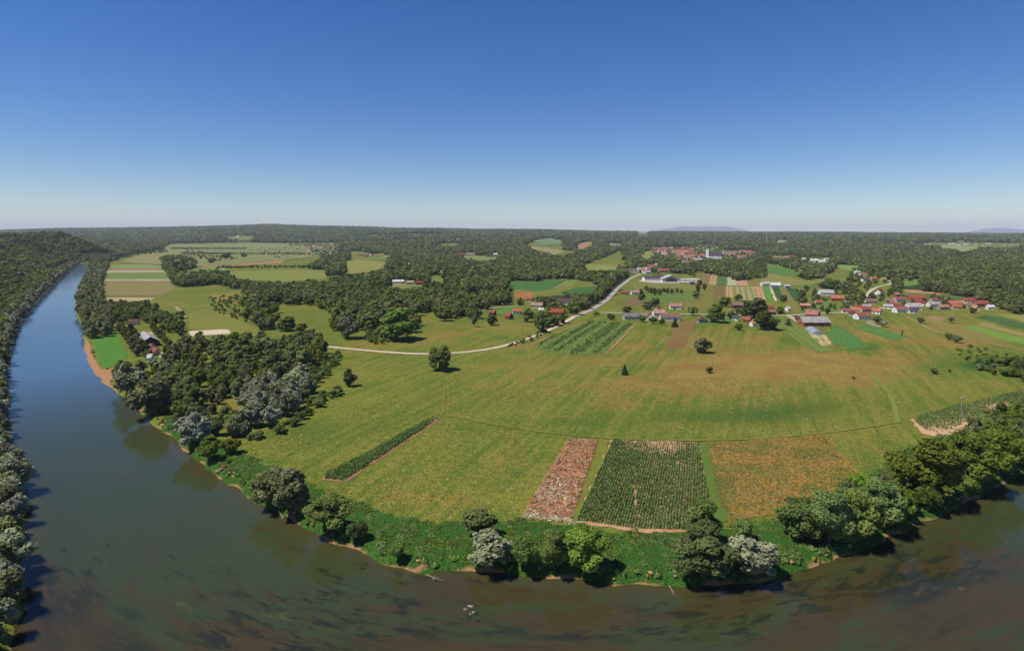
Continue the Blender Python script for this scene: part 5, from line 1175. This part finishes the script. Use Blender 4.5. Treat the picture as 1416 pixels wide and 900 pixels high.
def build_houses():
    t = NT('window_glass'); MATS['glass'] = t.done(t.bsdf((.03, .04, .05, 1), .12, .5))
    MATS['doorwood'] = wall_material('door_wood', (92, 66, 48))
    for px, py, w, ang, roof, wall, lab, kw in HOUSES: house(px, py, w, ang, roof, wall, lab, **kw)
    r = R(8)
    for i in range(58):
        px, py = (r.uniform(904, 958), r.uniform(343.5, 353)) if i < 44 else (r.uniform(935, 972), r.uniform(353, 364))
        house(px, py, r.uniform(6, 10), r.uniform(-30, 30), ['red', 'orange', 'pink', 'greyred', 'darkred'][r.randint(5)], ['white', 'cream'][r.randint(2)], 'small red-roofed house crowded in the village left of the church', 'houses of the village left of the church', e=6, detail=False)
    placed = [G([(q[0], q[1])])[0] for q in HOUSES]
    for i in range(70):
        px, py = r.uniform(1182, 1366), 0; py = np.interp(px, [1182, 1230, 1366], [434, 424, 424]) + r.uniform(-9, 7)
        w = G([(px, py)])[0]
        if min(np.hypot(*(w - q)) for q in placed) < 17: continue
        placed.append(w)
        house(px, py, r.uniform(8, 12), r.uniform(-30, 30), ['red', 'orange', 'pink', 'greyred', 'darkred', 'palegrey'][r.randint(6)], ['white', 'cream', 'brick'][r.randint(3)], 'small house squeezed between the larger roofs of the right village', 'small houses of the right village')
    for i in range(40):
        px, py = r.uniform(1000, 1105), r.uniform(424, 446)
        w = G([(px, py)])[0]
        if min(np.hypot(*(w - q)) for q in placed) < 26: continue
        placed.append(w)
        if len(placed) % 3 == 0: house(px, py, r.uniform(6, 8), r.uniform(-30, 30), ['red', 'greyred', 'darkred'][r.randint(3)], ['white', 'timber'][r.randint(2)], 'little shed standing among gardens along the village road', 'little sheds along the village road')
    for i in range(26):
        px, py = r.uniform(1278, 1410), r.uniform(337.5, 341.5)
        house(px, py, r.uniform(2.5, 4.5), r.uniform(-30, 30), ['red', 'pink', 'greyred', 'white'][r.randint(4)], 'white', 'tiny pale house in the far village beyond the forest', 'houses of the far right village', detail=False)
    for i in range(18):
        px, py = (r.uniform(872, 912), r.uniform(360, 379)) if i < 9 else (r.uniform(1000, 1048), r.uniform(348, 357))
        house(px, py, r.uniform(6, 9), r.uniform(-40, 40), ['red', 'orange', 'pink', 'greyred'][r.randint(4)], ['white', 'cream'][r.randint(2)], 'small gabled house on the slope between the store and the church', 'gabled houses on the church slope', e=5, detail=False)
    for i in range(22):
        px, py = r.choice([r.uniform(875, 900), r.uniform(300, 360), r.uniform(440, 500), r.uniform(770, 860)]), r.uniform(325.5, 329)
        house(px, py, r.uniform(2.2, 3.6), r.uniform(-30, 30), ['white', 'pink', 'red', 'palegrey'][r.randint(4)], 'white', 'speck of a pale house far away on the forested horizon', 'scattered houses near the horizon', detail=False)
    # riverside farm: barn with an open front, red house, hut
    M = MATS
    def frame(a, b, name, label, cat):
        p, q = G([a, b]); d = (q - p); return link(name, None, None, label, cat, None, None, (*(p + q) / 2, 0), math.atan2(d[1], d[0])), float(np.hypot(*d))
    root, L = frame((196.5, 468), (211, 482), 'barn', 'long pale grey roofed open barn by the tree avenue near the river', 'barn')
    L = 36; put('wall', prism(L, 12, 4.2, 7.6), mat_of('w', 'dark'), root); put('roof', roof_shape(L, 12, 4.2, 7.6, .9), mat_of('r', 'palegrey'), root)
    put('door', box(0, 6.06, 1.9, 14, .12, 3.8), M['doorwood'], root); put('door', box(12, 6.06, 1.9, 7, .12, 3.8), M['doorwood'], root)
    for k in range(4): put('window', box(-12 + k * 8, -6.06, 2.6, 1.6, .1, 1.0), M['glass'], root)
    house(209.5, 487, 13, -50, 'red', 'white', 'red roofed house joined to the front of the grey barn', None, W=8, detail=True)
    house(213, 491, 10, -8, 'red', 'cream', 'low red roofed shed on the yard beside the barn', None, W=7, e=2.8, kind='shed', cat='shed', detail=True)
    house(208, 500, 5, 10, 'white', 'white', 'tiny white hut below the red roofed riverside house', None, detail=False)
    # gabled hall
    xy = G([(927, 391)])[0]; z = float(hfun(xy[:1], xy[1:])[0]); s = xy[1] / F
    root = link('hall', None, None, 'white gabled hall with a dark glazed front beside the store', 'hall', None, None, (xy[0], xy[1], z), math.radians(-4))
    Lh, Wh = 24 * s, 15 * s; put('wall', prism(Wh, Lh, 6 * s, 10.5 * s), mat_of('w', 'white'), root).rotation_euler = (0, 0, math.pi / 2)
    put('roof', roof_shape(Wh, Lh, 6 * s, 10.5 * s, 1.2, .5), mat_of('r', 'white'), root).rotation_euler = (0, 0, math.pi / 2)
    f = put('window', ([(-Lh * .32, -Wh / 2 - .06, 2.2 * s), (Lh * .32, -Wh / 2 - .06, 2.2 * s), (Lh * .32, -Wh / 2 - .06, 5.2 * s), (0, -Wh / 2 - .06, 8 * s), (-Lh * .32, -Wh / 2 - .06, 5.2 * s)], [(0, 1, 2, 3, 4)]), M['glass'], root)
    for k in range(3): put('mullion', box((-.16 + .16 * k) * Lh, -Wh / 2 - .2, 4.2 * s, .5, .2, 3.6 * s), mat_of('w', 'grey'), root)
    # polytunnel
    p, q = G([(1121, 456), (1131, 463)]); d = q - p; Lp = float(np.hypot(*d)); V = []; Fc = []
    for i in range(2):
        for k in range(13): a = math.pi * k / 12; V.append(((i - .5) * Lp, 4.2 * math.cos(a), 3.4 * math.sin(a)))
    Fc = [(k, k + 1, 13 + k + 1, 13 + k) for k in range(12)] + [tuple(range(12, -1, -1)), tuple(range(13, 26))]
    root = link('polytunnel', mesh_np('polytunnel', V, Fc, (mat_of('r', 'bluegrey'),)), None, 'blue grey rounded polytunnel above the pale seed beds', 'polytunnel', None, None, (*(p + q) / 2, 0), math.atan2(d[1], d[0]))
    # church
    xy = G([(978.5, 360)])[0]; z = float(hfun(xy[:1], xy[1:])[0]); s = xy[1] / F
    ch = link('church', None, None, 'white church with a tall tower and dark spire above the village', 'church', None, None, (xy[0], xy[1], z), math.radians(-26)); s *= 1.12
    tw = 3.6 * s; th = 14.5 * s
    t_ = put('tower', box(0, 0, th / 2 - 1, tw, tw, th + 2), mat_of('w', 'white'), ch)
    put('cornice', box(0, 0, th + .2, tw + .9, tw + .9, .7), mat_of('w', 'white'), t_)
    for dx, dy in ((0, -1), (1, 0), (-1, 0), (0, 1)): put('window', box(dx * (tw / 2 + .04), dy * (tw / 2 + .04), th * .84, .12 if dx else 1.6, .12 if dy else 1.6, 3.2), M['doorwood'], t_)
    prof = [(.62, 0), (.66, .06), (.52, .2), (.34, .3), (.36, .38), (.24, .5), (.12, .62), (.05, .8), (.02, 1.0)]
    V = []; n = 12
    for rr, hh in prof:
        for k in range(n): V.append((rr * tw * math.cos(6.283 * k / n), rr * tw * math.sin(6.283 * k / n), th + .5 + hh * 5.5 * s))
    Fc = [(i * n + k, i * n + (k + 1) % n, (i + 1) * n + (k + 1) % n, (i + 1) * n + k) for i in range(len(prof) - 1) for k in range(n)] + [tuple(range((len(prof) - 1) * n, len(prof) * n))]
    sp = put('spire', (V, Fc), mat_of('r', 'slate'), ch); put('cross', merge(box(0, 0, th + .5 + 5.9 * s, .3, .3, 2.4), box(0, 0, th + .8 + 5.9 * s, 1.4, .3, .3)), M['doorwood'], sp)
    nl, nw, ne, nr = 15 * s, 7.5 * s, 6.2 * s, 10.2 * s
    nv = put('nave', prism(nl, nw, ne, nr), mat_of('w', 'white'), ch); nv.location = (tw / 2 + nl / 2 - .4, 0, 0)
    rf = put('roof', roof_shape(nl, nw, ne, nr, .8, .4), mat_of('r', 'slate'), ch); rf.location = nv.location
    for k in range(5): put('window', box(-nl / 2 + (k + .7) * nl / 5.4, -nw / 2 - .04, ne * .56, 1.5, .12, ne * .5), M['glass'], nv)
    ap = put('chancel', prism(4 * s, 5 * s, 5 * s, 8 * s), mat_of('w', 'white'), ch); ap.location = (tw / 2 + nl + 1.4 * s, 0, 0)
    ar = put('roof', hip_shape(4 * s, 5 * s, 5 * s, 8 * s), mat_of('r', 'slate'), ch); ar.location = ap.location
    # mast in the forest
    xy = G([(1060, 334)])[0]; z = float(hfun(xy[:1], xy[1:])[0]); s = xy[1] / F
    m = link('radio_mast', None, None, 'white radio mast standing up out of the far forest', 'mast', None, None, (xy[0], xy[1], z))
    put('pole', box(0, 0, 4 * s, .45 * s, .45 * s, 8 * s), mat_of('w', 'white'), m); put('antenna', box(0, 0, 8.9 * s, .2 * s, .2 * s, 2 * s), mat_of('w', 'grey'), m); put('hut', box(.6 * s, 0, 1.2 * s, .9 * s, .8 * s, 2.4 * s), mat_of('w', 'white'), m)

def build_props():
    M = MATS
    t = NT('weathered_wood'); p = t.pos(); M['pole'] = t.done(t.bsdf(t.mix(t.noise(t.mapv(p, (4, 4, .6)), 1.0), alb(120, 112, 104), alb(176, 168, 158)), .9, .1))
    t = NT('driftwood'); p = t.pos(); M['drift'] = t.done(t.bsdf(t.mix(t.noise(p, 1.2, 4), alb(120, 86, 66), alb(190, 170, 150)), .9, .1))
    def pole(px, py, top, label):
        xy = G([(px, py)])[0]; h = (py - top) / F * xy[1]
        e = link('power_pole', None, None, label, 'power pole', None, None, (xy[0], xy[1], 0), .35)
        link('pole', tubes_mesh('pole', [([(0, 0, -.5), (0, 0, h * .5), (0, 0, h)], [.24, .2, .15])], (M['pole'],), 8), e)
        c = put('crossarm', box(0, -.2, h - .7, 2.8, .16, .18), M['pole'], e)
        for x in (-1.2, 0, 1.2): link('insulator', tubes_mesh('insulator', [([(x, -.2, h - .6), (x, -.2, h - .38), (x, -.2, h - .2)], [.09, .12, .05])], (mat_of('w', 'white'),), 8), c)
        link('brace', tubes_mesh('brace', [([(-1, -.25, h - .72), (0, -.22, h - 1.6), (1, -.25, h - .72)], [.04, .04, .04])], (M['pole'],), 5), e)
    pole(1330, 582, 548, 'tall grey power pole at the patchy maize on the right'); pole(1181, 523, 500, 'grey power pole in the open meadow right of the middle')
    pole(985, 514, 492, 'grey power pole rising from a green bush on the meadow'); pole(907.5, 494, 478, 'thin power pole on the dry meadow below the farm'); pole(722, 463, 441, 'power pole beside the wood at the upper gravel road'); pole(1352, 474, 459, 'thin power pole by the dirt path at far right')
    def drift(px, py, ang, s, seed, label):
        xy = plane([(px, py)], WATER)[0]; r = R(seed); paths = []
        paths.append(([(0, 0, .9), (2.2, 0, .55), (4.6, .3, .15), (6.5, .2, -.15)], [.3, .25, .18, .08]))
        for k in range(9):
            q = r.uniform(1.2, 6); a = r.uniform(-1.2, 1.2); L = r.uniform(1, 2.8); z0 = .7 - q * .12
            paths.append(([(q, 0, z0), (q + L * .5 * math.cos(a), L * .5 * math.sin(a), z0 + r.uniform(0, .5)), (q + L * math.cos(a), L * math.sin(a), z0 + r.uniform(-.4, .8))], [.11, .08, .03]))
        for k in range(5):
            a = r.uniform(2, 4.3); paths.append(([(0, 0, .9), (.7 * math.cos(a), .7 * math.sin(a), .9 + r.uniform(-.3, .5))], [.16, .04]))
        link('fallen_tree', tubes_mesh('fallen_tree', paths, (M['drift'],), 6), None, label, 'fallen tree', None, None, (xy[0], xy[1], WATER), ang, (s, s, s))
    drift(386, 709, -1.0, .8, 1, 'broken grey timber sliding into the river below the willows'); drift(590, 797, -.4, .6, 2, 'fallen branches at the bare earth slump on the bank'); drift(926, 812, -1.5, .5, 3, 'bleached fallen branch in the water beside the broad trees'); drift(163, 541, -.4, 1.0, 4, 'small driftwood log on the shore below the gravel beach')
    def rocks(px, py, n, spread, seed, label):
        r = R(seed)
        for k in range(n):
            xy = plane([(px, py)], WATER)[0] + r.normal(0, spread, 2)
            ph = np.linspace(0, 6.283, 9)[:-1]; V = []
            for zz, q in ((-.3, .9), (.05, 1.0), (.3, .6)):
                for a in ph: V.append((q * math.cos(a) * r.uniform(.8, 1.2), q * math.sin(a) * r.uniform(.6, 1.0), zz * r.uniform(.8, 1.2)))
            Fc = [(i * 8 + j, i * 8 + (j + 1) % 8, (i + 1) * 8 + (j + 1) % 8, (i + 1) * 8 + j) for i in range(2) for j in range(8)] + [tuple(range(16, 24))]
            s = r.uniform(.25, .5); link('rock', mesh_np('rock', V, Fc, (M['drift'],)), None, label, 'rock', label.replace('small ', '') + ' group', None, (xy[0], xy[1], WATER), r.uniform(0, 6), (s, s, s))
    rocks(652, 845, 5, .9, 5, 'small pale rock breaking the shallow water in mid river')
    # far mountains
    def mountains(x0, x1, Y, peaks, label, seed):
        px = np.linspace(x0, x1, 160); h = np.zeros(160)
        for c, w, a in peaks: h += a * np.exp(-((px - c) / w) ** 2)
        h += vnoise(px * 10, px * 0, 180, seed, 3) * h.max() * .05
        V = []; D = (1800, 0, -1800)
        for d, k in zip(D, (0, 1, 0)):
            for i in range(160): V.append(((px[i] - HX) / F * (Y + d), Y + d, 20 + max(0, h[i]) * k * Y / F))
        Fc = np.array([(j * 160 + i, j * 160 + i + 1, (j + 1) * 160 + i + 1, (j + 1) * 160 + i) for j in range(2) for i in range(159)])
        t = NT('hazed_mountain'); m = t.done(t.bsdf(t.mix(t.noise(t.pos(), .002, 4), alb(112, 120, 112), alb(132, 136, 126)), .95, .05))  # distance haze put into the pale mountain colour, on top of the air volume
        link('mountains', mesh_np('mountains', V, Fc, (m,), True), kind='structure', label=label)
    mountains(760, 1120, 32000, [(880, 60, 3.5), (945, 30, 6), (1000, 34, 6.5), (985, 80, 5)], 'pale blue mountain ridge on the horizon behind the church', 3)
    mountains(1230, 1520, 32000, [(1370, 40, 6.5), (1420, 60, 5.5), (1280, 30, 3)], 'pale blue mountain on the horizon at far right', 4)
    # air
    if HAZE > 0:
        t = NT('haze_air'); pv = t.n('ShaderNodeVolumePrincipled', ins={'Color': HAZECOL, 'Density': HAZE, 'Anisotropy': 0.0}).outputs[0]
        mt = t.done(None, pv)
        link('haze', mesh_np('haze', *box(0, 17500, 292, 70000, 37000, 596), (mt,)), kind='stuff', label='thin blue summer haze over the whole valley')
HAZE = 3.2e-5; HAZECOL = (.72, .75, 1.0, 1)

# ------------------------------------------------------------------ build
MATS['ground'] = ground_material(); MATS['bed'] = bed_material(); MATS['water'] = water_material()
for px, py, w, ang, roof, wall, lab, kw in HOUSES: SLOT.append((px, py, w * .55, max(3.0, w * .5)))
SLOT += [(930, 349, 28, 8), (986, 359, 15, 20), (927, 391, 14, 10), (1344, 340, 66, 3), (208, 490, 14, 26), (1060, 334, 2, 9)]
plants_init()
build_ground(); build_fields(); build_trees(); build_forest(); build_crops(); build_houses(); build_props(); build_sky_camera()
print('script', time.time() - T0)
